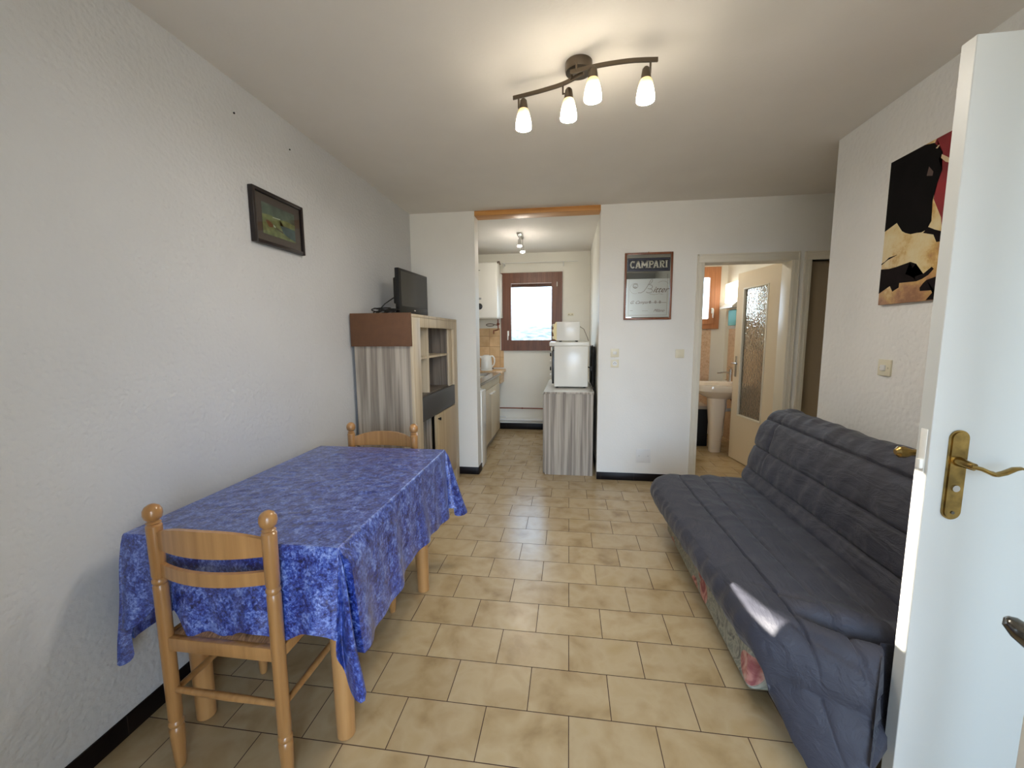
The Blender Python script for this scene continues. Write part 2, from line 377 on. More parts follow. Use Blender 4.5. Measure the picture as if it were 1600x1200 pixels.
# ------------------------------------------------------------------ the room
CEI = 2.489; YB = 3.819; XL = -1.49; XR = 1.576; KX = .28; YK = 5.81
struct(B(-1.7, 3.2, -2.0, 6.05, -.1, 0).build('floor', 'floor'))
struct(B(-1.7, 3.2, -2.0, 6.05, CEI, CEI+.12).build('ceiling', 'ceiling'))
w = MB()     # left wall with two narrow slots, added out of view to shape the sun patches
def holes_x(w, x0, x1, ya, yb, holes):
    ys = sorted({ya, yb} | {h[0] for h in holes} | {h[1] for h in holes})
    for a, b in zip(ys, ys[1:]):
        zs = [0]; hs = sorted([h for h in holes if h[0] < b-1e-6 and h[1] > a+1e-6], key=lambda h: h[2])
        z = 0
        for h in hs: w.box(x0, x1, a, b, z, h[2]); z = h[3]
        w.box(x0, x1, a, b, z, CEI)
def holes_y(w, y0, y1, xa, xb, holes):
    xs = sorted({xa, xb} | {h[0] for h in holes} | {h[1] for h in holes})
    for a, b in zip(xs, xs[1:]):
        hs = sorted([h for h in holes if h[0] < b-1e-6 and h[1] > a+1e-6], key=lambda h: h[2]); z = 0
        for h in hs:
            if h[2] > z: w.box(a, b, y0, y1, z, h[2])
            z = h[3]
        if z < CEI: w.box(a, b, y0, y1, z, CEI)
holes_x(w, XL-.02, XL, -.6, 6.05, [(.3215, .40, 1.69, 2.20), (.56, .815, 1.462, 1.535)])
w.prism([(.56, 1.5355), (.816, 1.5355), (.816, 1.482)], 'X', XL-.02, XL-.001)
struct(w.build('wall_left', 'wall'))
w = MB(); holes_y(w, YB, YB+.15, -1.49, 3.0, [(-.872, .268, 0, 2.455), (1.15, 1.845, 0, 1.965), (1.996, 2.72, 0, 1.965)])
struct(w.build('wall_back', 'wall_fine'))
w = MB(); holes_y(w, -.60, -.45, -1.49, 1.70, [(-.30, 1.30, 0, 2.25)])
struct(w.build('wall_rear', 'wall'))
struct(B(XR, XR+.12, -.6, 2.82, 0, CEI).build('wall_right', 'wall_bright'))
struct(B(XR+.12, 3.0, 2.72, 2.82, 0, CEI).build('wall_hall', 'wall_fine'))
struct(B(3.0, 3.1, 2.72, 3.97, 0, CEI).build('wall_hall_end', 'wall_fine'))
w = MB(); holes_y(w, YK, YK+.22, -1.49, 2.2, [(-.94, -.115, 1.16, 2.205), (1.25, 1.94, 1.44, 2.21)])
struct(w.build('wall_kitchen_back', 'cream_wall'))
struct(B(KX, KX+.1, YB+.15, YK, 0, CEI).build('wall_kitchen_right', 'cream_wall'))
struct(B(2.05, 2.15, YB+.15, YK, 0, CEI).build('wall_bathroom_right', 'cream_wall'))
struct(B(-.55, -.45, -2.0, -.6, 0, CEI).build('daylight_screen_left', 'wall_grey'))  # unseen side screens added outside the opening to narrow the daylight
struct(B(1.45, 1.55, -2.0, -.6, 0, CEI).build('daylight_screen_right', 'wall_grey'))
struct(B(-.55, 1.55, -2.0, -1.9, CEI-.09, CEI).build('trim_9', 'wall_grey'))  # unseen lintel added with the side screens to cut steep daylight
# skirting tiles
struct(B(XL, XL+.008, -.45, YB, 0, .075, bev=.002).build('baseboard_left', 'skirt_y'))
struct(B(XL, -.872, YB-.008, YB, 0, .072, bev=.002).build('baseboard_back_left', 'skirt'))
struct(B(-.872, -.864, YB-.008, YB+.15, 0, .072, bev=.002).build('baseboard_pillar', 'skirt_y'))
struct(B(.268, 1.09, YB-.008, YB, 0, .072, bev=.002).build('baseboard_back', 'skirt'))
struct(B(XL, KX, YK-.008, YK, 0, .09, bev=.002).build('baseboard_kitchen', 'skirt'))
struct(B(KX-.008, KX, YB+.16, YK-.01, 0, .075, bev=.002).build('baseboard_kitchen_right', 'skirt_y'))
struct(B(XR-.008, XR, -.45, 2.82, 0, .075, bev=.002).build('baseboard_right', 'skirt_y'))
# splash tiles, bathroom tiles
w = B(XL, -.975, YK-.008, YK, .90, 1.46); w.box(-.975, -.925, YK-.008, YK, .90, 1.15)
struct(w.build('trim_1', 'splash'))
struct(B(1.1, 1.87, YK-.008, YK, 0, 1.42).build('trim_2', 'bath_tile'))
struct(B(2.042, 2.05, YB+.3, YK-.15, 0, 1.42).build('trim_3', 'bath_tile_y'))
# pine beam over the kitchen opening
bm_ = B(-.87, .267, YB-.003, YB+.15, 2.446, CEI, bev=.004); struct(bm_.build('trim_4', 'beam'))
# ledge behind the sink, tiled
w = B(XL+.01, -.893, 5.44, YK-.01, .845, .882, bev=.006); w.box(-.965, -.925, 5.5, YK-.01, .70, .845)
struct(w.build('trim_5', 'splash'))

def casing(name, x0, x1, xi0, xi1, zt, zi):
    w = MB()
    for a, b, s in ((x0, xi0, 1), (xi1, x1, -1)):
        w.box(a, b, YB-.012, YB+.152, 0, zi, bev=.003)
        c = a if s == 1 else b
        w.box(min(c, c+s*.012), max(c, c+s*.012), YB-.020, YB-.012, 0, zt, bev=.002)
        w.box(min(c+s*.034, c+s*.04), max(c+s*.034, c+s*.04), YB-.016, YB-.012, 0, zi, bev=.001)
    w.box(x0, x1, YB-.012, YB+.152, zi, zt, bev=.003)
    w.box(x0, x1, YB-.020, YB-.0125, zt-.012, zt, bev=.002)
    w.box(x0+.03, x1-.03, YB-.016, YB-.0125, zt-.042, zt-.036, bev=.001)
    return struct(w.build(name, 'white_trim'))
casing('trim_6', 1.091, 1.903, 1.152, 1.842, 2.036, 1.967)
casing('trim_7', 1.942, 2.78, 1.998, 2.72, 2.033, 1.965)

# bathroom door leaf, opened inwards, with an obscured glass light
def bathroom_door():
    hx, hy = 1.868, 3.985; tx, ty = 1.768, 4.715
    d = Vector((tx-hx, ty-hy, 0)); L = d.length; d.normalize(); n = Vector((-d.y, d.x, 0))   # n points to the left, towards the camera side
    root = thing('door_1', None, None, (hx, hy, 0), kind='structure')
    Mx = Matrix((d, n, Vector((0, 0, 1)))).transposed()
    def put(w, name, mat):
        w.v = [tuple(Vector((hx, hy, 0)) + Mx @ Vector(v)) for v in w.v]; return w.build(name, mat, root)
    T = .036; g0, g1, z0, z1 = .195, .615, .49, 1.825
    w = MB().box(0, g0, -T, 0, .008, 1.985).box(g1, L, -T, 0, .008, 1.985).box(g0, g1, -T, 0, .008, z0).box(g0, g1, -T, 0, z1, 1.985)
    put(w, 'door_panel', 'beige_door')
    w = MB()
    for a, b, c, e in ((g0, g0+.016, z0, z1), (g1-.016, g1, z0, z1), (g0, g1, z0, z0+.016), (g0, g1, z1-.016, z1)): w.box(a, b, -T-.004, .006, c, e, bev=.002)
    put(w, 'glazing_bead', 'white_trim')
    m, nt, b = newmat('obscured_glass')
    b.inputs['Base Color'].default_value = lin((232, 226, 210)); b.inputs['Roughness'].default_value = .12; b.inputs['Transmission Weight'].default_value = .85; b.inputs['IOR'].default_value = 1.3
    vo = nd(nt, 'ShaderNodeTexVoronoi', {'Vector': coords(nt), 'Scale': 42}); bp = nd(nt, 'ShaderNodeBump', {'Height': vo.outputs[0], 'Strength': 1, 'Distance': .006}); nt.links.new(bp.outputs[0], b.inputs['Normal'])
    put(B(g0+.012, g1-.012, -T*.6, -T*.4, z0+.012, z1-.012), 'glass_pane', m)
    w = B(L-.065, L-.035, -.0, .006, .90, 1.12, bev=.002)
    h = put(w, 'handle_plate', 'steel')
    w = MB().tube([(L-.05, .004, 1.045), (L-.05, .05, 1.045), (L-.06, .055, 1.045), (L-.16, .055, 1.045)], .008)
    put(w, 'door_handle', 'steel')
    for z in (.25, 1.0, 1.75): put(MB().tube([(-.006, -.006, z-.04), (-.006, -.006, z+.04)], .007, 10), 'hinge', 'steel')
bathroom_door()
struct(B(2.0, 2.718, YB+.07, YB+.11, 0, 1.963, bev=.002).build('door_2', 'taupe'))

# foreground door, hinged on the right wall
def front_door():
    y0, y1 = 1.165, 1.205; x0 = .923
    root = thing('door_3', None, None, (x0, y0, 0), kind='structure')
    w = B(x0, XR-.004, y0, y1, .008, 2.035, bev=.0015, seg=1); w.build('door_panel', 'white_door', root)
    w = B(x0-.0015, x0+.002, y0+.010, y1-.010, .905, 1.105, bev=.0005); w.box(x0-.010, x0, y0+.012, y1-.013, 1.00, 1.025, bev=.002)
    w.build('latch_plate', 'white_gloss', root)
    # brass back plate
    w = MB(); px, pz0, pz1, hw = .985, .872, 1.108, .0215
    def rr(hw, z0, z1):
        pts = []
        for k in range(13): a = math.pi*k/12; pts.append((px+hw*math.cos(a), z1-hw+hw*math.sin(a)))
        for k in range(13): a = math.pi+math.pi*k/12; pts.append((px+hw*math.cos(a), z0+hw+hw*math.sin(a)))
        return pts
    w.prism(rr(hw, pz0, pz1), 'Y', y0-.005, y0); w.prism(rr(hw-.004, pz0+.004, pz1-.004), 'Y', y0-.008, y0-.005)
    pl = w.build('handle_plate', 'brass', root)
    w = MB().lathe([(.0085, y0-.0115), (.0085, y0-.008)], (px, 0, .957), 'Y', 16); w.build('keyhole', 'chrome', pl)
    w = MB().lathe([(.004, y0-.010), (.004, y0-.008)], (px, 0, .892), 'Y', 12); w.build('screw', 'darkmetal', pl)
    w = MB()
    w.tube([(px, y0-.005, 1.028), (px, y0-.030, 1.027), (px+.004, y0-.046, 1.025)], [.013, .010, .009], 16)
    pts = [(px-.004, y0-.045, 1.027), (px+.014, y0-.052, 1.023), (px+.028, y0-.055, 1.016), (px+.036, y0-.055, 1.013), (px+.044, y0-.055, 1.011), (px+.06, y0-.055, 1.016), (px+.080, y0-.054, 1.026), (px+.096, y0-.052, 1.028), (px+.112, y0-.049, 1.022)]
    w.tube(pts, [.009, .0085, .0085, .0105, .0085, .0085, .008, .006, .0025], 14, flat=.6)
    w.build('door_handle', 'brass', root)
    # inner knob on the far side of the leaf
    w = MB().tube([(px, y1, 1.024), (px, y1+.04, 1.024)], .008).tube([(px+.03, y1+.045, 1.022), (px-.035, y1+.05, 1.022), (px-.050, y1+.052, 1.022), (px-.064, y1+.054, 1.022), (px-.072, y1+.055, 1.021)], [.009, .010, .016, .016, .008], 14)
    w.build('rear_door_handle', 'brass', root)
    for z in (.25, 1.0, 1.8): MB().tube([(XR-.010, y0-.006, z-.045), (XR-.010, y0-.006, z+.045)], .006, 10).build('hinge', 'brass', root)
front_door()
struct(B(.845, .905, -.449, -.425, 0, CEI).build('trim_8', 'white_gloss'))
# open balcony casement beside the photographer: only its lever reaches into the picture
def balcony_casement():
    root = thing('window_3', None, None, (.86, .82, .02), kind='structure')
    w = MB().box(.85, .90, .73, .815, .02, 2.15, bev=.004).box(.85, .90, -.42, -.34, .02, 2.15, bev=.004).box(.85, .90, -.34, .73, .02, .12, bev=.004).box(.85, .90, -.34, .73, 2.07, 2.15, bev=.004)
    w.build('window_frame', 'white_gloss', root)
    B(.872, .878, -.34, .73, .12, 2.07).build('glass_pane', 'glass', root)
    w = B(.843, .85, .76, .79, .74, .89, bev=.003)
    w.tube([(.845, .775, .836), (.80, .775, .836)], .010, 14)
    w.build('handle_base', 'darkmetal', root)
    w = MB().tube([(.822, .765, .812), (.806, .775, .820), (.797, .786, .828), (.790, .797, .838), (.7875, .801, .843)], [.026, .026, .023, .017, .006], 18, flat=.75)
    w.build('window_handle', 'darkmetal', root)
balcony_casement()

# ------------------------------------------------------------------ windows
def window(name, x0, x1, z0, z1, fw, sw, mat, handle_side, blind=False):
    root = thing(name, None, None, (x0, YK, z0), kind='structure')
    ya, yb = YK-.028, YK+.06
    def ring(w, a, b, c, d, t, y0, y1, bev=.004):
        # mitred ring
        for quad in (((a, c), (b, c), (b-t, c+t), (a+t, c+t)), ((b, c), (b, d), (b-t, d-t), (b-t, c+t)), ((b, d), (a, d), (a+t, d-t), (b-t, d-t)), ((a, d), (a, c), (a+t, c+t), (a+t, d-t))):
            w.prism(quad, 'Y', y0, y1)
    w = MB(); ring(w, x0, x1, z0, z1, fw, ya, yb); w.build('window_frame', mat, root)
    a, b, c, d = x0+fw*.86, x1-fw*.86, z0+fw*.86, z1-fw*.86
    w = MB(); ring(w, a, b, c, d, sw, ya-.010, ya+.035); w.build('window_sash', mat, root)
    B(a+sw-.01, b-sw+.01, ya+.012, ya+.016, c+sw-.01, d-sw+.01).build('glass_pane', 'glass', root)
    hx = a+sw*.42 if handle_side < 0 else b-sw*.42
    hz = c+(d-c)*(.16 if handle_side < 0 else .22)
    w = B(hx-.012, hx+.012, ya-.016, ya-.010, hz-.01, hz+.06, bev=.002).tube([(hx, ya-.012, hz+.045), (hx, ya-.045, hz+.045), (hx+.002, ya-.05, hz+.03), (hx, ya-.048, hz-.07)], [.008, .009, .009, .007], 12)
    w.build('window_handle', 'white_gloss', root)
    k = b-.002 if handle_side < 0 else a+.002
    for z in (c+.22, d-.10): MB().tube([(k, ya-.014, z-.03), (k, ya-.014, z+.03)], .006, 10).build('hinge', 'white_gloss', root)
    if blind:
        w = MB()
        w.box(a+sw-.02, b-sw+.02, yb+.07, yb+.082, d-sw-.035, d-sw+.0225, bev=.003)
        w.build('roller_shutter', mat, root)
window('window_1', -.955, -.098, 1.143, 2.222, .080, .078, 'frame_wood', -1, True)
window('window_2', 1.235, 1.956, 1.424, 2.227, .075, .070, 'bath_frame_wood', 1)
# pale scrubby slope far outside the kitchen window
def slope():
    w = MB()
    def fn(u, v):
        x = -8+u*16; y = 12+v*6; z = .75+v*1.0+.25*noise.noise(Vector((x*.6, y*.4, 0)))+.12*noise.noise(Vector((x*2.2, y*1.5, 3)))
        return (x, y, z)
    w.grid(fn, 90, 30)
    o = w.build('hillside', plain('dry_slope', (104, 108, 104), .9, bump=.05, bscale=5, var=.45, vscale=4)); struct(o)
slope()

# ------------------------------------------------------------------ ceiling spot bar
def ceiling_lamp():
    root = thing('ceiling_lamp', 'brushed metal ceiling lamp with four lit spots on two curved bars', 'ceiling lamp', (.03, 1.88, CEI))
    w = MB().lathe([(.054, CEI-.038), (.056, CEI-.03), (.056, CEI-.001)], (.03, 1.885, 0), 'Z', 36)
    w.build('ceiling_plate', 'brushed', root)
    def smooth(P, n=8):
        out = []
        P = [Vector(p) for p in P]; Q = [P[0]*2-P[1]]+P+[P[-1]*2-P[-2]]
        for i in range(1, len(Q)-2):
            for k in range(n):
                t = k/n; a, b, c, d = Q[i-1], Q[i], Q[i+1], Q[i+2]
                out.append(.5*((2*b)+(c-a)*t+(2*a-5*b+4*c-d)*t*t+(3*b-a-3*c+d)*t**3))
        return out+[P[-1]]
    z = 2.428
    for P in ([(-.262, 1.985, z), (-.19, 1.966, z), (-.12, 1.945, z), (-.035, 1.912, z), (.05, 1.852, z)], [(-.005, 1.838, z), (.095, 1.815, z), (.17, 1.805, z), (.245, 1.802, z), (.336, 1.810, z)]):
        pts = smooth(P); w = MB(); vs = []; fs = []
        for i, p in enumerate(pts):
            t = (pts[min(i+1, len(pts)-1)]-pts[max(i-1, 0)]).normalized(); u = Vector((-t.y, t.x, 0)).normalized()
            for a, b in ((-1, -1), (1, -1), (1, 1), (-1, 1)): vs.append(p+u*a*.0035+Vector((0, 0, b*.008)))
        for i in range(len(pts)-1):
            for k in range(4): fs.append((i*4+k, i*4+(k+1) % 4, i*4+4+(k+1) % 4, i*4+4+k))
        fs.append((3, 2, 1, 0)); fs.append(tuple(len(vs)-4+k for k in range(4)))
        w.add(vs, fs); w.build('lamp_bar', 'brushed', root)
    for p in ((.0, 1.884, 0), (.045, 1.86, 0), (.02, 1.832, 0)): MB().tube([(p[0], p[1], z), (p[0], p[1], CEI-.03)], .005, 8).build('bar_bracket', 'brushed', root)
    # x, y of bar joint, x, y of head, z of glass bottom
    for jx, jy, hx, hy, zb in ((-.236, 1.978, -.210, 1.942, 2.272), (-.036, 1.912, -.011, 1.905, 2.279), (.070, 1.822, .086, 1.808, 2.297), (.308, 1.807, .291, 1.800, 2.273)):
        zt = zb+.082
        head = MB().lathe([(.008, zt+.044), (.015, zt+.036), (.0185, zt+.015), (.020, zt-.001), (.0, zt-.001)][::-1], (hx, hy, 0), 'Z', 24)
        head.tube([(jx, jy, z), (jx, jy, zt+.026), (hx, hy, zt+.026)], .0042, 8)
        hd = head.build('spot_holder', 'brushed', root)
        prof = [(.0195, .082), (.024, .074), (.028, .060), (.0315, .042), (.0345, .022), (.0355, .008), (.0345, .002)][::-1]
        g = MB().lathe(prof, (0, 0, 0), 'Z', 28).lathe([(.030, .0), (.0345, .0018)], (0, 0, 0), 'Z', 28, 1).build('lamp_shade', ['lamp_glass', 'lamp_mouth'])
        g.parent = root; g.location = Vector((hx, hy, zb))-Vector(root.location)
ceiling_lamp()
def kitchen_lamp():
    root = thing('kitchen_ceiling_lamp', 'small chrome lamp with two lit spots on the kitchen ceiling', 'ceiling lamp', (-.55, 4.75, CEI))
    B(-.585, -.535, 4.66, 4.92, CEI-.022, CEI-.001, bev=.004).build('ceiling_plate', 'chrome', root)
    for x, y, z in ((-.558, 4.70, 2.375), (-.545, 4.88, 2.345)):
        w = MB().tube([(x, y, CEI-.02), (x, y, z+.03)], .006, 8).lathe([(.014, z+.05), (.019, z+.045), (.019, z-.012), (.024, z-.02)], (x, y, 0), 'Z', 20)
        h = w.build('spot_holder', 'chrome', root)
        MB().lathe([(.0235, z-.0205), (.024, z-.028), (.015, z-.034)], (x, y, 0), 'Z', 20).build('spot_bulb', 'spot_glow', root)
kitchen_lamp()
def bath_fill_lamp():
    root = thing('bathroom_fill_lamp', 'round glowing ceiling lamp added out of view to brighten the bathroom', 'ceiling lamp', (1.2, 4.9, CEI))  # unseen lamp, added only to brighten the bathroom
    MB().lathe([(.12, CEI-.02), (.12, CEI-.001)], (1.2, 4.9, 0), 'Z', 32).build('glow_base', 'white_gloss', root)
    MB().lathe([(.03, CEI-.09), (.085, CEI-.075), (.11, CEI-.045), (.112, CEI-.021)], (1.2, 4.9, 0), 'Z', 32).build('lamp_shade', emit('bathroom_fill_glass', (255, 243, 222), 46), root)
bath_fill_lamp()

# ------------------------------------------------------------------ table, cloth, chairs
def table():
    TX0, TX1, TY0, TY1 = -1.372, -.672, 1.055, 2.075
    root = thing('dining_table', 'rectangular beech dining table under the blue cloth by the left wall', 'table', (-1.02, 1.565, 0))
    B(TX0, TX1, TY0, TY1, .715, .738, bev=.005).build('tabletop', 'table_wood', root)
    w = B(-1.31, -.735, 1.15, 1.172, .63, .714, bev=.002).box(-1.31, -.735, 1.955, 1.977, .63, .714, bev=.002).box(-1.31, -1.288, 1.172, 1.955, .63, .714, bev=.002).box(-.757, -.735, 1.172, 1.955, .63, .714, bev=.002)
    w.build('apron', 'table_wood', root)
    for x, y in ((-1.285, 1.165), (-.745, 1.165), (-.762, 1.968), (-1.285, 1.968)):
        MB().lathe([(.026, .0), (.030, .004), (.033, .30), (.035, .60), (.035, .714)], (x, y, 0), 'Z', 28).build('leg', 'table_wood', root)
    # oilcloth
    X0, X1, Y0, Y1, Z = -1.382, -.662, 1.045, 2.083, .745
    def drop(side, s):   # hem length along a side, s in 0..1
        if side == 'f': return .300+.030*math.sin(s*5.2+.4)-.115*math.exp(-((s-.17)/.12)**2)+.02*math.sin(s*19)
        if side == 'r': return .325+.015*math.sin(s*9)
        if side == 'b': return .30
        return .36
    rings = [0, .004, .010, .018, .03, .05, .075, .10, .13, .16, .19, .22, .25, .28, .31, .34, .37, .40, .43, 1.0]
    per = []   # perimeter samples: (kind, pos, outward, s)
    def edge(p, q, n_, side):
        N = 70
        for k in range(N): t = k/N; per.append((Vector(p).lerp(Vector(q), t), Vector(n_), side, t, 0))
    def corner(c, a0, idx):
        N = 22
        for k in range(N):
            t = k/N; a = a0+t*math.pi/2; per.append((Vector(c), Vector((math.cos(a), math.sin(a))), 'c', t, idx))
    edge((X1, Y0), (X1, Y1), (1, 0), 'r'); corner((X1, Y1), 0, 1)
    edge((X1, Y1), (X0, Y1), (0, 1), 'b'); corner((X0, Y1), math.pi/2, 2)
    edge((X0, Y1), (X0, Y0), (-1, 0), 'l'); corner((X0, Y0), math.pi, 3)
    edge((X0, Y0), (X1, Y0), (0, -1), 'f'); corner((X1, Y0), 1.5*math.pi, 4)
    vs = []; fs = []; n = len(per)
    D = dict(f=drop('f', 0), r=.325, b=.30, l=.36)
    ctip = {1: (.40, .115), 2: (.40, .02), 3: (.435, .03), 4: (.42, .085)}
    for i, (p, nv, side, s, idx) in enumerate(per):
        for r in rings:
            if side == 'c':
                e0, e1 = {1: (drop('r', 1), drop('b', 0)), 2: (.30, .36), 3: (.36, drop('f', 0)), 4: (drop('f', 1), drop('r', 0))}[idx]
                tip, out = ctip[idx]
                base = e0*(1-s)+e1*s; bump = math.sin(math.pi*s)**3
                L = base+(tip-base)*bump
                rr = r if r < 1 else L
                rr = min(r, L) if r < 1 else L
                spread = .006+out*(math.sin(math.pi*s)**2)*(rr/.4)**.8+(.045 if idx in (1, 4) else .02)*math.sin(math.pi*4*s)*(rr/.4)
            else:
                L = drop(side, s); rr = min(r, L)
                wv = math.sin(s*21+1.5)+.6*math.sin(s*43+.3)
                spread = .006+.010*(rr/.35)*(1+wv)+.018*(rr/.35)
                if side == 'r': spread += .028*math.exp(-(s/.22)**2)*min(1, rr/.05)
                if side == 'l': spread = min(spread, .012)
            k = min(1, rr/.014)
            hx = math.sin(k*math.pi/2)*.006
            z = Z - (rr if rr > .014 else .014*(1-math.cos(k*math.pi/2)))
            q = p + nv*(max(0, spread-.006)*min(1, rr/.03) + hx)
            x = max(q.x, XL+.012)
            nz = .006*noise.noise(Vector((q.x*9, q.y*9, z*5)))*min(1, rr/.1)
            vs.append((x+nz, q.y+nz, z))
    m_ = len(rings)
    for i in range(n):
        j = (i+1) % n
        for k in range(m_-1): fs.append((i*m_+k, j*m_+k, j*m_+k+1, i*m_+k+1))
    # flat top as a grid with slight creases, stitched loosely over the ring
    w = MB(); w.add(vs, fs)
    def top(u, v):
        x = X0+(X1-X0)*u; y = Y0+(Y1-Y0)*v
        e = min(u, 1-u, v, 1-v)*8; e = min(1, e)
        z = Z+e*(.004*noise.noise(Vector((x*4, y*4, 1)))+.004*abs(noise.noise(Vector((x*8, y*22, 5))))+.002*noise.noise(Vector((x*26, y*40, 7))))
        return (x, y, z)
    w.grid(top, 110, 150)
    o = w.build('tablecloth', 'oilcloth', base=(-1.02, 1.565, .745), angle=60)
    tag(o, 'blue marbled oilcloth draped over the dining table with pointed hanging corners', 'tablecloth')
table()

def chair(loc, label):
    root = thing('dining_chair', label, 'chair', loc, 'ladder-back rush-seat dining chairs')
    root['_base'] = (0, 0, 0)      # parts are modelled round the chair's own origin: back posts at y=0, front towards +y
    W = .188; D = .365
    def post(x):
        prof = [(.013, 0), (.0165, .03), (.019, .085), (.0205, .125), (.0205, .135), (.0165, .142), (.021, .150), (.021, .156), (.017, .163), (.0195, .172), (.0195, .60), (.0195, .615), (.0165, .620), (.0205, .627), (.0205, .634), (.0165, .640), (.0195, .647), (.0205, .79), (.0205, .803), (.015, .808), (.0195, .812), (.013, .818), (.0215, .826), (.0245, .838), (.0235, .851), (.018, .861), (.009, .867), (.0015, .869)]
        return MB().lathe(prof, (x, 0, 0), 'Z', 26)
    for x in (-W, W): post(x).build('back_post', 'chair_wood', root)
    for x in (-W-.004, W+.004):
        MB().lathe([(.012, 0), (.0145, .01), (.0195, .10), (.0205, .118), (.016, .124), (.021, .131), (.016, .138), (.0195, .146), (.020, .43), (.0205, .448), (.016, .456), (.0015, .458)], (x, D, 0), 'Z', 24).build('leg', 'chair_wood', root)
    def slat(z0, z1, arch, sag, bow):
        vs = []; N = 30; w = MB()
        def fn(u, v):
            x = -W+.012+(2*W-.024)*u; t = 2*u-1
            zt = z1 + arch*max(0, 1-abs(t)**2.6*1.05) ; zb = z0 - sag*(t*t-1)*-1
            z = zb+(zt-zb)*v
            y = -bow*(1-t*t)
            return Vector((x, y, z))
        for side, dy in ((0, -.0065), (1, .0065)):
            vs += [fn(i/N, v)+Vector((0, dy, 0)) for v in (0, 1) for i in range(N+1)]
        n = N+1; fs = []
        for i in range(N):
            fs.append((i, i+1, n+i+1, n+i)); fs.append((2*n+i, 3*n+i, 3*n+i+1, 2*n+i+1))
            fs.append((i, 2*n+i, 2*n+i+1, i+1)); fs.append((n+i, n+i+1, 3*n+i+1, 3*n+i))
        fs.append((0, n, 3*n, 2*n)); fs.append((N, 2*n+N, 3*n+N, n+N))
        w.add(vs, fs); return w
    slat(.733, .784, .030, .0, .036).build('back_slat', 'chair_wood', root)
    slat(.648, .688, .0, .0, .036).build('back_slat', 'chair_wood', root)
    w = B(-W, W, -.011, .011, .405, .448, bev=.004).box(-W, W, D-.011, D+.011, .405, .448, bev=.004).box(-W-.013, -W+.009, .01, D-.01, .410, .448, bev=.004).box(W-.009, W+.013, .01, D-.01, .410, .448, bev=.004)
    w.build('seat_frame', 'chair_wood', root)
    def seat(u, v):
        a, b = 2*u-1, 2*v-1
        x = (W-.004)*a; y = .5*D+(.5*D-.008)*b
        e = max(abs(a), abs(b)); z = .446+.022*(1-e**6)-.012*(1-e)+.002*noise.noise(Vector((x*30, y*30, 0)))
        return (x, y, z)
    w = MB().grid(seat, 40, 40); w.box(-W+.012, W-.012, .014, D-.014, .425, .4465)
    w.build('rush_seat', 'rush', root, angle=70)
    for x in (-W, W): 
        for z in (.255,):
            MB().tube([(x, 0, z), (x, D*.5, z+.0), (x, D, z)], [.009, .0115, .009], 12).build('stretcher', 'chair_wood', root)
    MB().tube([(-W, 0, .268), (0, 0, .264), (W, 0, .262)], [.009, .0115, .009], 12).build('stretcher', 'chair_wood', root)
    MB().tube([(-W, D, .30), (W, D, .30)], .010, 12).build('stretcher', 'chair_wood', root)
    return root
c1 = chair((-1.028, 1.0, 0), 'beech ladder-back chair with rush seat at the near end of the table')
def copy_tree(o, parent=None):
    c = o.copy(); COL.objects.link(c)
    if parent: c.parent = parent
    for ch in list(o.children): copy_tree(ch, c)
    return c
c2 = copy_tree(c1); c2.location = (-1.045, 2.15, 0); c2.rotation_euler = (0, 0, math.pi)
c2['label'] = 'beech ladder-back chair at the far end of the table, in front of the wooden cabinet'

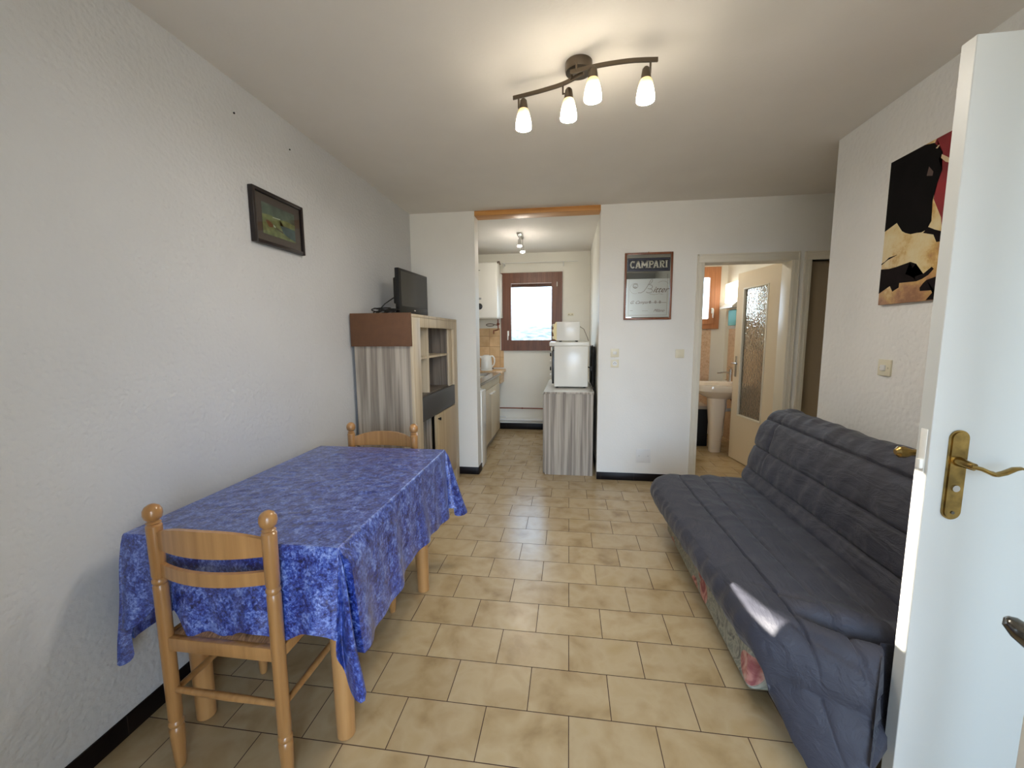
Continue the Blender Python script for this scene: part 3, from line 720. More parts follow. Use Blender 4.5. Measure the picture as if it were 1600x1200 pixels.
# ------------------------------------------------------------------ display cabinet with television
def cabinet():
    X0, X1, Y0, Y1, ZT = -1.462, -1.04, 2.65, 3.742, 1.505
    root = thing('display_cabinet', 'tall grey wood cabinet with open shelves and pale front beside the table', 'cabinet', ((X0+X1)/2, (Y0+Y1)/2, 0))
    B(X0, X1-.022, Y0, Y0+.022, .0, ZT-.02).build('side_panel', 'grey_wood', root)
    B(X0, X1-.022, Y1-.022, Y1, .0, ZT-.02).build('side_panel', 'grey_wood', root)
    B(X0, X1, Y0, Y1, ZT-.02, ZT, bev=.002).build('top_panel', 'pale_wood', root)
    B(X0, X0+.01, Y0+.022, Y1-.022, .06, ZT-.02).build('back_panel', 'dark_wood', root)
    fr = X1
    B(fr-.022, fr, Y0, Y0+.145, 0, ZT-.021, bev=.002).build('front_post', 'pale_wood', root)
    w = B(fr-.022, fr, Y1-.108, Y1, 0, ZT-.021, bev=.002).box(fr-.04, fr-.022, Y1-.20, Y1-.10, 0.06, ZT-.06, bev=.002)
    w.build('front_post', 'pale_wood', root)
    B(fr-.022, fr, Y0+.145, Y1-.108, ZT-.088, ZT-.021, bev=.002).build('top_rail', 'pale_wood', root)
    w = MB(); pts = [(Y0+.145, .0), (Y0+.145, .125), (Y1-.108, .125), (Y1-.108, .0), (Y1-.15, .055), (Y1-.3, .075), (Y0+.35, .075), (Y0+.19, .055)]
    w.prism(pts, 'X', fr-.020, fr-.002); w.build('bottom_rail', 'pale_wood', root)
    B(X0+.01, fr-.022, Y0+.022, Y1-.022, .10, .12).build('shelf', 'dark_wood', root)
    B(X0+.01, fr-.03, Y0+.022, Y1-.022, .900, .918).build('shelf', 'dark_wood', root)
    B(X0+.01, fr-.04, Y0+.022, 3.045, 1.185, 1.203).build('shelf', 'pale_wood', root)
    B(X0+.01, fr-.04, 3.065, Y1-.022, 1.185, 1.203).build('shelf', 'pale_wood', root)
    B(X0+.01, fr-.036, 3.045, 3.062, .918, ZT-.021).build('divider', 'pale_wood', root)
    B(X0+.01, fr-.036, Y1-.20, Y1-.18, .12, ZT-.021).build('divider', 'dark_wood', root)
    B(X0+.01, fr-.036, 3.062, 3.080, .12, .90).build('divider', 'grey_wood', root)
    B(fr-.018, fr+.002, Y0+.148, Y1-.110, .735, .912, bev=.002).build('flap_panel', 'anthracite', root)
    B(fr-.022, fr-.004, Y0+.147, Y0+.16, .126, .73).build('inner_jamb', 'anthracite', root)
    d = B(fr-.016, fr+.004, 3.085, Y1-.113, .128, .728, bev=.002).build('door', 'door_wood', root)
    k = MB().lathe([(.006, fr+.004), (.006, fr+.014), (.013, fr+.020), (.013, fr+.028), (.002, fr+.031)], (0, 3.125, .695), 'X', 18).build('knob', 'black_plastic', d)
    o = B(-1.478, X1-.004, Y0-.014, Y0-.001, 1.288, 1.512, bev=.002).build('brown_board', 'brown_board', base=(-1.26, Y0-.01, 1.29))
    tag(o, 'plain brown board covering the upper side of the grey wood cabinet', 'board')
cabinet()
def tv():
    root = thing('television', 'small black flat-screen television on top of the wooden cabinet', 'television', (-1.24, 3.2, 1.505))
    ang = math.radians(-4)
    rot = Matrix.Rotation(ang, 3, 'Z'); piv = (-1.25, 3.2, 1.53)
    def put(w, name, mat):
        w.v = [tuple(Vector(piv)+rot @ (Vector(v)-Vector(piv))) for v in w.v]; return w.build(name, mat, root)
    x = -1.235
    w = B(x-.035, x, 2.955, 3.475, 1.53, 1.862, bev=.006); put(w, 'bezel', 'black_plastic')
    w = B(x-.075, x-.035, 3.00, 3.43, 1.60, 1.80, bev=.012); put(w, 'rear_housing', 'black_plastic')
    put(B(x-.001, x+.0015, 2.985, 3.448, 1.585, 1.842), 'screen', 'screen')
    w = MB(); 
    put(B(x, x+.0015, 3.195, 3.225, 1.556, 1.562), 'logo', 'chrome')
    w = B(x-.05, x-.02, 3.17, 3.26, 1.512, 1.545, bev=.004).box(x-.11, x+.05, 3.07, 3.36, 1.505, 1.515, bev=.004); put(w, 'stand', 'black_plastic')
tv()
def tv_cables():
    w = MB(); P = []
    w.tube([(-1.29, 3.10, 1.66), (-1.34, 3.05, 1.65), (-1.38, 2.98, 1.60), (-1.405, 2.92, 1.545), (-1.41, 2.86, 1.512), (-1.40, 2.80, 1.510)], .004, 8)
    for k in range(5):
        pts = []; r = random.Random(k)
        cx, cy = -1.33+r.uniform(-.03, .03), 2.88+r.uniform(-.05, .05); ra, rb = .07+r.uniform(-.02, .03), .035+r.uniform(-.01, .01)
        for i in range(25):
            a = i/24*2*math.pi*1.3+k; pts.append((cx+ra*math.cos(a), cy+rb*math.sin(a)*1.6, 1.512+.035*abs(math.sin(a*.5+k))+.004*k))
        w.tube(pts, .0042, 8)
    w.tube([(-1.27, 3.05, 1.55), (-1.28, 2.98, 1.525), (-1.30, 2.90, 1.545), (-1.34, 2.84, 1.54), (-1.38, 2.80, 1.512)], .005, 8)
    tag(w.build('cable_bundle', 'black', base=(-1.33, 2.88, 1.505)), 'tangled black television cables lying on the cabinet top', 'cable')
tv_cables()

# ------------------------------------------------------------------ pictures
def seascape():
    root = thing('framed_picture', 'small dark-framed seascape painting hanging on the left wall', 'picture', (XL, 1.99, 1.93))
    y0, y1, z0, z1 = 1.810, 2.180, 1.806, 2.064; t = .018; xf = XL+.026
    w = MB().box(XL, xf, y0, y0+t, z0, z1, bev=.003).box(XL, xf, y1-t, y1, z0, z1, bev=.003).box(XL, xf, y0+t, y1-t, z0, z0+t, bev=.003).box(XL, xf, y0+t, y1-t, z1-t, z1, bev=.003)
    w.build('picture_frame', plain('dark_frame', (28, 18, 18), .35), root)
    X = XL+.012
    B(XL+.002, X, y0+t, y1-t, z0+t, z1-t).build('mat_board', plain('brown_mat', (104, 82, 76), .8), root)
    w = B(X, X+.001, 1.878, 2.118, 1.860, 2.009)
    def pl(p, k, m): w.prism(p, 'X', X+.001, X+.001+.0002*k, m)
    pl([(1.878, 1.952), (1.93, 1.958), (2.0, 1.953), (2.06, 1.957), (2.118, 1.951), (2.118, 1.927), (2.06, 1.921), (2.003, 1.923), (2.024, 1.89), (2.118, 1.8605), (1.878, 1.8605)], 1, 1)
    pl([(1.899, 1.925), (1.915, 1.932), (1.929, 1.927), (1.95, 1.915), (1.946, 1.901), (1.921, 1.898)], 2, 2)
    pl([(2.003, 1.923), (2.04, 1.928), (2.117, 1.924), (2.117, 1.866), (2.06, 1.878), (2.024, 1.89)], 2, 3)
    pl([(1.949, 1.953), (2.007, 1.957), (2.004, 1.952), (1.954, 1.949)], 2, 4)
    pl([(1.95, 1.913), (2.025, 1.894), (2.018, 1.888), (1.966, 1.902)], 3, 5)
    pl([(1.951, 1.917), (1.965, 1.912), (1.968, 1.903), (1.954, 1.907)], 4, 4)
    w.build('painting', [plain('storm_sky', (112, 118, 104), .7, var=.3, vscale=18), plain('dune', (150, 148, 98), .7, var=.25, vscale=30), plain('rust_boat', (150, 92, 62), .7, var=.2, vscale=40), plain('tide_pool', (96, 112, 116), .7, var=.2, vscale=30), plain('foam', (226, 224, 200), .7), plain('driftwood', (110, 92, 76), .7)], root)
    B(X+.005, X+.007, y0+t-.002, y1-t+.002, z0+t-.002, z1-t+.002).build('glass_pane', 'glass', root)
seascape()
def canvas():
    root = thing('canvas_painting', 'unframed canvas of a black bull and red cape on the right wall', 'painting', (XR, 2.0, 1.83))
    X = XR-.020; y0, y1, z0, z1 = 1.60, 2.353, 1.495, 2.182
    m, nt, b = newmat('sand_paint')
    v = coords(nt); n = nd(nt, 'ShaderNodeTexNoise', {'Vector': v, 'Scale': 9, 'Detail': 8, 'Roughness': .65}); sp = nd(nt, 'ShaderNodeSeparateXYZ', {0: v})
    a = nd(nt, 'ShaderNodeMapRange', {0: sp.outputs[2], 1: -.2, 2: -.33, 3: .0, 4: .28})
    f = nd(nt, 'ShaderNodeMath', {0: n.outputs[0], 1: a.outputs[0]}, operation='ADD')
    nt.links.new(ramp(nt, f.outputs[0], (.38, (226, 210, 166)), (.52, (222, 198, 142)), (.6, (204, 164, 96)), (.72, (176, 128, 84)), (.8, (150, 104, 68))), b.inputs['Base Color'])
    cv = B(X, XR-.001, y0, y1, z0, z1, bev=.002).build('canvas', m, root)
    P = dict(
        red=[(2.114, 2.157), (2.100, 2.181), (1.62, 2.181), (1.70, 1.95), (1.90, 1.80), (2.005, 1.745), (2.023, 1.772), (2.036, 1.838), (2.084, 1.929), (2.069, 2.001), (2.054, 2.043), (2.077, 2.093), (2.063, 2.112), (2.082, 2.137)],
        bull=[(2.3525, 2.181), (2.159, 2.181), (2.110, 2.168), (2.082, 2.137), (2.063, 2.112), (2.08, 2.088), (2.057, 2.038), (2.066, 2.01), (2.076, 1.989), (2.088, 1.923), (2.090, 1.88), (2.083, 1.836), (2.103, 1.805), (2.13, 1.800), (2.157, 1.804), (2.19, 1.806), (2.221, 1.819), (2.242, 1.832), (2.279, 1.879), (2.3525, 1.855)],
        horn=[(2.066, 2.104), (2.045, 2.088), (2.015, 2.064), (2.015, 2.048), (2.045, 2.066), (2.068, 2.09)],
        ear=[(2.125, 2.077), (2.1, 2.047), (2.102, 2.03), (2.133, 2.041)], eye=[(2.100, 2.142), (2.088, 2.150), (2.080, 2.148), (2.092, 2.138)],
        s1=[(2.3525, 1.693), (2.307, 1.722), (2.254, 1.726), (2.316, 1.711), (2.3525, 1.700)],
        s2=[(2.3525, 1.672), (2.30, 1.667), (2.257, 1.669), (2.173, 1.679), (2.14, 1.665), (2.155, 1.65), (2.173, 1.64), (2.196, 1.628), (2.15, 1.606), (2.095, 1.614), (2.055, 1.638), (2.044, 1.628), (2.068, 1.606), (2.10, 1.592), (2.129, 1.586), (2.227, 1.590), (2.228, 1.569), (2.264, 1.554), (2.283, 1.583), (2.32, 1.566), (2.3525, 1.552)],
        s3=[(2.106, 1.555), (2.09, 1.573), (2.074, 1.585), (2.016, 1.595), (1.90, 1.60), (1.86, 1.52), (2.02, 1.497), (2.067, 1.497), (2.029, 1.536), (2.103, 1.540)],
        s4=[(2.119, 1.795), (2.095, 1.814), (2.06, 1.795), (2.024, 1.779), (1.98, 1.76), (2.0, 1.735), (2.045, 1.74), (2.064, 1.775)])
    mats = [plain('bull_black', (13, 10, 11), .8, var=.5, vscale=9, spec=.15), plain('cape_red', (150, 22, 34), .5, var=.25, vscale=7), plain('horn_cream', (220, 196, 160), .5), plain('shadow_paint', (24, 16, 18), .8, var=.3, vscale=16, spec=.15), plain('ear_brown', (84, 66, 60), .6)]
    mi = dict(red=1, bull=0, horn=2, ear=4, eye=2, s1=3, s2=3, s3=3, s4=3)
    w = MB()
    for k, (n_, p) in enumerate(P.items()): w.prism(p, 'X', X-.0004-.00012*k, X-.0001, mi[n_])
    w.build('painted_bull', mats, root)
canvas()

# Campari mirror
def mirror_sign():
    root = thing('framed_mirror', 'brown-framed advertising mirror with dark lettered band on the back wall', 'mirror', (.683, YB, 1.775))
    x0, x1, z0, z1, t = .480, .887, 1.487, 2.066, .017; yf = YB-.022
    fm = wood('mirror_frame_wood', (96, 50, 28), (136, 80, 46), 2, .35, 1, .2, False)
    w = MB().box(x0, x0+t, yf, YB, z0, z1, bev=.003).box(x1-t, x1, yf, YB, z0, z1, bev=.003).box(x0+t, x1-t, yf, YB, z0, z0+t, bev=.003).box(x0+t, x1-t, yf, YB, z1-t, z1, bev=.003)
    w.tube([((x0+x1)/2, YB-.002, z1), ((x0+x1)/2, YB-.002, z1+.008)], .003, 8)
    w.build('mirror_frame', fm, root)
    Y = YB-.010
    B(x0+t, x1-t, Y, YB-.001, z0+t, z1-t).build('mirror_glass', plain('mirror_silver', (150, 150, 145), .04, 1.), root)
    fz = plain('frosted_print', (168, 168, 158), .3, .35)
    B(x0+t+.004, x1-t-.004, Y-.0006, Y-.0001, z0+t+.006, 1.842).build('frosted_label', fz, root)
    dk = plain('navy_band', (14, 13, 24), .25); ln = plain('band_line', (70, 66, 92), .3); ink = plain('brown_ink', (84, 62, 46), .5); gl = plain('silver_letters', (186, 182, 164), .35, .2)
    w = B(.502, .8655, Y-.0008, Y-.0001, 1.906, 2.021)
    for a, b, c, d in ((.510, .8575, 1.914, 1.9165), (.510, .8575, 2.0105, 2.013), (.510, .5125, 1.9165, 2.0105), (.855, .8575, 1.9165, 2.0105)): w.box(a, b, Y-.0011, Y-.0009, c, d, 1)
    band = w.build('lettered_band', [dk, ln], root)
    # slab-serif letters
    def letters(w, text, x, z, h, adv):
        def st(p, q, wd, wd2=None):
            P, Q = Vector((p[0], 0, p[1])), Vector((q[0], 0, q[1])); d = (Q-P).normalized(); n = Vector((-d.z, 0, d.x))*wd/2
            A = [P-n, Q-n, Q+n, P+n]
            vs = [(x+a.x*h, Y-.0018, z+a.z*h) for a in A]+[(x+a.x*h, Y-.0009, z+a.z*h) for a in A]
            w.add(vs, [(0, 1, 2, 3), (7, 6, 5, 4), (0, 4, 5, 1), (1, 5, 6, 2), (2, 6, 7, 3), (3, 7, 4, 0)])
        def arc(cx, cz, rx, rz, a0, a1, wd, n=12):
            pr = None
            for k in range(n+1):
                a = R(a0+(a1-a0)*k/n); p = (cx+rx*math.cos(a), cz+rz*math.sin(a))
                if pr:
                    e = ((p[0]-pr[0])*.15, (p[1]-pr[1])*.15); st((pr[0]-e[0], pr[1]-e[1]), (p[0]+e[0], p[1]+e[1]), wd)
                pr = p
        for ch in text:
            T = .20; s = .10
            if ch == 'C': arc(.36, .5, .27, .41, 48, 312, T); st((.54, .72), (.60, .98), .10)
            if ch == 'A': st((.14, .05), (.36, .98), .17); st((.62, .05), (.40, .98), .22); st((.2, .30), (.58, .30), .13); st((.0, s/2), (.28, s/2), s); st((.46, s/2), (.78, s/2), s); st((.26, .95), (.48, .95), s)
            if ch == 'M': st((.16, 0), (.16, 1), .19); st((.80, 0), (.80, 1), .21); st((.16, .95), (.47, .28), .19); st((.80, .95), (.47, .28), .17); st((.02, s/2), (.32, s/2), s); st((.62, s/2), (.96, s/2), s); st((.0, 1-s/2), (.2, 1-s/2), s); st((.76, 1-s/2), (.96, 1-s/2), s)
            if ch in 'PR':
                st((.20, 0), (.20, 1), T); arc(.42, .70, .20, .20, -90, 90, T); st((.18, .90), (.44, .90), T); st((.20, .49), (.44, .49), .17); st((.02, s/2), (.42 if ch == 'P' else .36, s/2), s); st((.02, 1-s/2), (.3, 1-s/2), s)
            if ch == 'R': st((.40, .5), (.60, .06), .19); st((.52, s/2), (.76, s/2), s)
            if ch == 'I': st((.18, 0), (.18, 1), T); st((.02, s/2), (.34, s/2), s); st((.02, 1-s/2), (.34, 1-s/2), s)
            x += adv[ch]*h
    w = MB(); h = .062
    letters(w, 'CAMPARI', .527, 1.9345, h, dict(C=.70, A=.80, M=1.0, P=.66, R=.82, I=.38))
    w.build('lettering', gl, band)
    # thin border lines and script
    w = MB(); Yp = Y-.0009
    for a, b, c, d in ((.521, .5225, 1.525, 1.84), (.848, .8495, 1.525, 1.88), (.521, .8495, 1.525, 1.527)): w.box(a, b, Yp-.0003, Yp, c, d)
    def line(P, r): w.tube([(p[0], Yp, p[1]) for p in P], r, 6)
    def arc(cx, cz, rx, rz, a0, a1, r, n=14): line([(cx+rx*math.cos(R(a0+(a1-a0)*k/n)), cz+rz*math.sin(R(a0+(a1-a0)*k/n))) for k in range(n+1)], r)
    # flourish, capital B
    line([(.600, 1.722), (.625, 1.722), (.650, 1.735), (.672, 1.765), (.692, 1.80), (.710, 1.835), (.722, 1.838), (.722, 1.822), (.706, 1.800), (.690, 1.790)], .0016)
    arc(.700, 1.772, .022, .018, 100, -140, .0016); arc(.695, 1.738, .028, .018, 80, -150, .0016)
    arc(.575, 1.760, .045, .045, 60, 290, .0007); arc(.81, 1.79, .045, .03, 150, 10, .001); line([(.70, 1.712), (.74, 1.704), (.78, 1.712), (.815, 1.706)], .001)
    arc(.577, 1.782, .022, .020, 0, 360, .0012, 18); arc(.577, 1.782, .016, .014, 20, 300, .001, 12); arc(.575, 1.77, .012, .006, 0, 360, .0012)
    w.box(.535, .560, Yp-.0003, Yp, 1.566, 1.568); w.box(.64, .69, Yp-.0003, Yp, 1.563, 1.5645)
    w.box(.71, .845, Yp-.0003, Yp, 1.6335, 1.636)
    for cx in (.706, .752, .790): arc(cx, 1.640, .006, .010, 0, 360, .0022, 10)
    w.build('printed_ornament', ink, root)
    def text(s, x, z, size, name, shear=.45, off=0., par=root, mt=ink, space=1.):
        c = bpy.data.curves.new(name, 'FONT'); c.body = s; c.size = size; c.shear = shear; c.offset = off; c.extrude = .0002; c.space_character = space
        o = bpy.data.objects.new(name, c); COL.objects.link(o)
        o.matrix_world = Matrix.Translation((x, Yp-.0002, z)) @ Matrix.Rotation(R(90), 4, 'X')
        bpy.context.view_layer.update()
        me = bpy.data.meshes.new_from_object(o.evaluated_get(bpy.context.evaluated_depsgraph_get())); mw = o.matrix_world.copy()
        bpy.data.objects.remove(o)
        me.transform(Matrix.Translation(-Vector(root['_base'])) @ mw); me.materials.clear(); me.materials.append(mt)
        q = bpy.data.objects.new(name, me); COL.objects.link(q); q.parent = par
    text('itter', .725, 1.724, .072, 'script_word', .5)
    text('G. Campari', .532, 1.628, .036, 'script_word', .6)
    text('Milano', .735, 1.555, .034, 'script_word', .6)
mirror_sign()

# ------------------------------------------------------------------ switches, sockets, plates
def switch(name, label, cat, x, y, z, s, axis='Y', knob='rocker', mat='cream_plastic'):
    root = thing(name, label, cat, (x, y, z))
    if axis == 'Y':
        B(x-s/2, x+s/2, y-.009, y, z-s/2, z+s/2, bev=.003).build('face_plate', mat, root)
        if knob == 'rocker': B(x-s*.22, x+s*.22, y-.014, y-.009, z-s*.18, z+s*.18, bev=.0015).build('rocker', 'white_plastic', root)
        elif knob == 'big': B(x-s*.22, x+s*.22, y-.013, y-.009, z-s*.24, z+s*.24, bev=.0015).build('rocker', mat, root)
        elif knob == 'socket':
            w = MB().lathe([(s*.30, y-.012), (s*.30, y-.009)], (x, 0, z), 'Y', 24); w.build('socket_well', 'white_plastic', root)
            for dx, dz in ((-.009, 0), (.009, 0), (0, .009)): MB().lathe([(.0032, y-.0128), (.0032, y-.012)], (x+dx, 0, z+dz), 'Y', 10).build('pin_hole', 'black', root)
        elif knob == 'blank':
            for dx in (-.04, .04): MB().lathe([(.0025, y-.0098), (.0025, y-.009)], (x+dx*s/.13, 0, z), 'Y', 10).build('screw', 'darkmetal', root)
    else:
        B(x-.010, x, y-s/2, y+s/2, z-s/2, z+s/2, bev=.003).build('face_plate', mat, root)
        B(x-.018, x-.010, y-s*.17, y+s*.2, z-s*.17, z+s*.17, bev=.002).build('rocker', 'white_plastic', root)
        for dy in (-.34, .32): MB().lathe([(.002, x-.0108), (.002, x-.010)], (0, y+dy*s, z), 'X', 10).build('screw', 'darkmetal', root)
switch('light_switch', 'cream light switch directly above the power socket on the back wall', 'light switch', .4125, YB, 1.1915, .074)
switch('power_socket', 'cream round-pin wall socket below a light switch on the back wall', 'power socket', .414, YB, 1.096, .072, knob='socket')
switch('light_switch', 'single cream light switch on the back wall just left of the bathroom door', 'light switch', .9765, YB, 1.185, .075, knob='big')
switch('cover_plate', 'blank square white cover plate low on the back wall', 'cover plate', .691, YB, .241, .128, knob='blank', mat='white_plastic')
switch('light_switch', 'cream light switch on the right wall above the sofa below the bull canvas', 'light switch', XR, 2.286, 1.181, .082, axis='X')
def ksock():
    root = thing('power_socket', 'small cream double socket on the kitchen wall right of the window', 'power socket', (.018, YK, 1.64))
    B(-.022, .06, YK-.008, YK, 1.624, 1.658, bev=.006).build('face_plate', 'cream_plastic', root)
    sb = plain('socket_brown', (110, 84, 50), .5)
    for x in (-.004, .040): MB().lathe([(.006, YK-.0095), (.006, YK-.008)], (x, 0, 1.641), 'Y', 12).build('pin_hole', sb, root)
ksock()
for k, (y, z) in enumerate(((1.765, 2.348), (2.135, 2.350))):
    o = MB().lathe([(.0035, XL), (.0045, XL+.004), (.001, XL+.006)], (0, y, z), 'X', 10).build('wall_screw', 'black', base=(XL, y, z))
    tag(o, ['tiny dark screw high on the left wall, left one of the pair near the ceiling', 'tiny dark screw high on the left wall, right one of the pair near the ceiling'][k], 'screw')

# ------------------------------------------------------------------ kitchen
def boiler():
    root = thing('water_heater', 'white wall-hung water heater left of the kitchen window', 'water heater', (-1.16, YK, 1.58))
    B(-1.40, -.948, 5.45, YK-.03, 1.583, 2.325, bev=.028, seg=4).build('casing', 'white_gloss', root)
    B(-1.38, -.930, YK-.10, YK-.009, 1.60, 2.20, bev=.004).build('side_cover', 'painted_pipe', root)
    w = MB().lathe([(.036, 5.450), (.034, 5.443), (.030, 5.440)], (-1.19, 0, 1.745), 'Y', 28, mat=Matrix.Diagonal((1.1, 1, 1.15)))
    w.build('control_dial', 'black_plastic', root)
    B(-1.225, -1.165, 5.446, 5.450, 1.835, 1.86, bev=.001).build('sticker', plain('grey_sticker', (150, 150, 148), .5), root)
    B(-1.235, -1.175, 5.4485, 5.450, 2.212, 2.220).build('printed_mark', plain('grey_print', (120, 116, 110), .5), root)
    w = MB().tube([(-.965, 5.62, 2.32), (-.962, 5.60, 2.345), (-.94, 5.58, 2.345), (-.925, 5.58, 2.30)], .009, 10)
    w.build('flue_hook', 'cable_grey', root)
boiler()
def plumbing():
    w = MB()
    w.tube([(-.985, 5.70, 1.583), (-.985, 5.70, 1.50), (-.985, 5.72, 1.44), (-1.03, 5.74, 1.43), (-1.055, 5.74, 1.43), (-1.055, 5.74, 1.38)], .008, 10)
    w.lathe([(.016, 1.50), (.018, 1.515), (.016, 1.53)], (-.985, 5.70, 0), 'Z', 14)
    w.tube([(-1.0, 5.69, 1.515), (-.96, 5.68, 1.52)], .006, 8)
    tag(w.build('gas_pipe', 'copper', base=(-.985, 5.72, 1.5)), 'thin copper pipe with a bent end under the water heater', 'pipe')
    w = MB(); pts = [(-.99, 5.69, 1.50)]
    for k in range(30): a = k/29*2*math.pi*1.2; pts.append((-1.09-.055*math.cos(a+2.7)*1.0, 5.66, 1.505+.016*math.sin(a+2.7)))
    w.tube(pts, .006, 8); tag(w.build('flexible_hose', 'cable_grey', base=(-1.08, 5.66, 1.5)), 'looped grey hose hanging beneath the water heater', 'hose')
    w = MB().tube([(XL+.01, YK-.02, .313), (KX-.01, YK-.02, .313)], .008, 10)
    for x in (-.66, -.2): w.box(x-.008, x+.008, YK-.03, YK, .304, .322)
    tag(w.build('copper_pipe', 'copper', base=(-.6, YK, .313)), 'thin copper pipe along the kitchen back wall above the white pipe', 'pipe')
    w = MB().tube([(XL+.01, YK-.03, .145), (KX-.01, YK-.03, .145)], .022, 14).tube([(XL+.01, YK-.014, .185), (-.9, YK-.014, .185), (-.9, YK-.014, .17)], .006, 8)
    w.box(-.56, -.53, YK-.05, YK, .118, .15, bev=.004)
    tag(w.build('waste_pipe', 'painted_pipe', base=(-.6, YK, .145)), 'thick white painted pipe low along the kitchen back wall', 'pipe')
    w = MB().tube([(-.93, 5.72, 2.345), (.11, 5.72, 2.345)], .005, 8)
    for x in (-.90, -.085): w.box(x-.008, x+.008, 5.715, YK, 2.32, 2.35, bev=.002).box(x-.008, x+.008, 5.715, 5.727, 2.285, 2.33, bev=.002)
    tag(w.build('curtain_rod', 'painted_pipe', base=(-.4, 5.72, 2.345)), 'thin bare curtain rod on two brackets above the kitchen window', 'curtain rod')
plumbing()
def sink_unit():
    F = -.925
    root = thing('sink_cabinet', 'cream kitchen base unit with two doors along the left kitchen wall', 'cabinet', (-1.2, 4.8, 0))
    B(XL+.005, F-.02, 4.21, 5.42, .10, .828).build('body', 'cream_cabinet', root)
    B(XL+.02, F-.05, 4.21, 5.42, 0, .10).build('plinth', 'grey_wood', root)
    B(F-.02, F, 4.215, 5.415, .735, .826, bev=.002).build('fascia_panel', 'cream_cabinet', root)
    for a, b, hy in ((4.215, 4.813, 4.76), (4.817, 5.415, 4.90)):
        d = B(F-.02, F, a, b, .10, .73, bev=.002).build('door', 'cream_cabinet', root)
        w = MB().tube([(F, hy-.045, .672), (F+.028, hy-.04, .672), (F+.030, hy+.04, .672), (F, hy+.045, .672)], .006, 8); w.build('handle', 'white_gloss', d)
    o = thing('sink_worktop', 'stainless steel sink top with bowl over the kitchen units', 'sink', (-1.2, 4.6, .84))
    w = MB()
    x0, x1, y0, y1 = XL+.005, F+.015, YB+.155, 5.435
    for a, b, c, d in ((x0, x1, y0, 4.55), (x0, x1, 5.30, y1), (x0, -1.40, 4.55, 5.30), (-1.02, x1, 4.55, 5.30)): w.box(a, b, c, d, .852, .862)
    w.box(x1-.006, x1, y0, y1, .828, .858, bev=.002)
    w.build('drainer', 'steel', o)
    w = MB()
    def bowl(u, v):
        a = 2*math.pi*u; rx, ry = .19, .375
        def sq(t, k): return math.copysign(abs(t)**k, t)
        r = [1, .97, .93, .5, 0.02][min(4, int(round(v*4)))]; z = [.862, .85, .74, .72, .72][min(4, int(round(v*4)))]
        return (-1.21+rx*r*sq(math.cos(a), .5), 4.925+ry*r*sq(math.sin(a), .5), z)
    w.grid(bowl, 40, 5, closeu=True); w.build('bowl', 'steel', o)
    w = MB().lathe([(.022, .862), (.020, .90), (.014, .91)], (-1.435, 4.9, 0), 'Z', 16).tube([(-1.435, 4.9, .90), (-1.435, 4.9, 1.02), (-1.40, 4.9, 1.05), (-1.30, 4.9, 1.04), (-1.29, 4.9, 1.01)], .010, 10)
    w.build('tap', 'chrome', o)
    r = thing('fridge', 'white under-counter fridge between pillar and kitchen units', 'fridge', (-1.15, 4.08, 0))
    B(XL+.02, -.905, YB+.165, 4.195, .015, .815, bev=.004).build('body', 'white_gloss', r)
    B(-.902, -.862, YB+.165, 4.195, .012, .800, bev=.008).build('door', 'white_gloss', r)
    for x in (-1.45, -.93):
        for y in (4.0, 4.17): MB().lathe([(.015, 0), (.015, .014)], (x, y, 0), 'Z', 10).build('foot', 'black', r)
sink_unit()
def kettle():
    cx, cy, z = -1.12, 5.52, .8825
    root = thing('kettle', 'white electric kettle standing on the tiled ledge by the sink', 'kettle', (cx, cy, z))
    w = MB().lathe([(.078, z+.018), (.080, z+.03), (.076, z+.12), (.068, z+.18), (.060, z+.20), (.035, z+.212), (.0, z+.214)], (cx, cy, 0), 'Z', 32)
    w.prism([(cx-.10, z+.20), (cx-.05, z+.20), (cx-.05, z+.13)], 'Y', cy-.018, cy+.018)
    w.build('body', 'white_gloss', root)
    w = MB().tube([(cx+.055, cy, z+.195), (cx+.085, cy, z+.197), (cx+.108, cy, z+.17), (cx+.112, cy, z+.12), (cx+.10, cy, z+.075), (cx+.072, cy, z+.05)], [.011, .012, .012, .011, .010, .010], 12)
    w.build('handle', 'white_gloss', root)
    MB().lathe([(.082, z), (.084, z+.006), (.080, z+.017)], (cx, cy, 0), 'Z', 28).build('base', 'white_gloss', root)
    B(cx+.078, cx+.10, cy-.008, cy+.008, z+.022, z+.034, bev=.003).build('switch', 'black_plastic', root)
    B(cx-.012, cx-.008, cy-.0795, cy-.072, z+.05, z+.15).build('water_gauge', 'painted_pipe', root)
kettle()
def grey_cabinet():
    X0, X1, Y0, Y1, ZT = -.237, .235, 3.895, 5.02, .818
    root = thing('base_cabinet', 'grey wood-grain base cabinet at the right of the kitchen opening', 'cabinet', (0, 4.45, 0))
    B(X0+.012, X1, Y0, Y0+.02, 0, ZT-.02).build('side_panel', 'grey_wood', root)
    B(X0+.012, X1, Y1-.02, Y1, 0, ZT-.02).build('side_panel', 'grey_wood', root)
    B(X0+.03, X1-.005, Y0+.02, Y1-.02, .06, ZT-.021).build('body', 'dark_wood', root)
    B(X0, X1+.004, Y0-.004, Y1+.004, ZT-.02, ZT-.0005, bev=.001).build('worktop_edge', 'grey_wood', root)
    B(X0+.001, X1+.003, Y0-.003, Y1+.003, ZT-.0005, ZT+.001).build('worktop', 'white_top', root)
    for a, b in ((Y0+.003, Y0+.37), (Y0+.374, Y0+.745), (Y0+.749, Y1-.003)): B(X0-.006, X0+.012, a, b, .015, ZT-.024, bev=.001).build('door', 'grey_wood', root)
grey_cabinet()
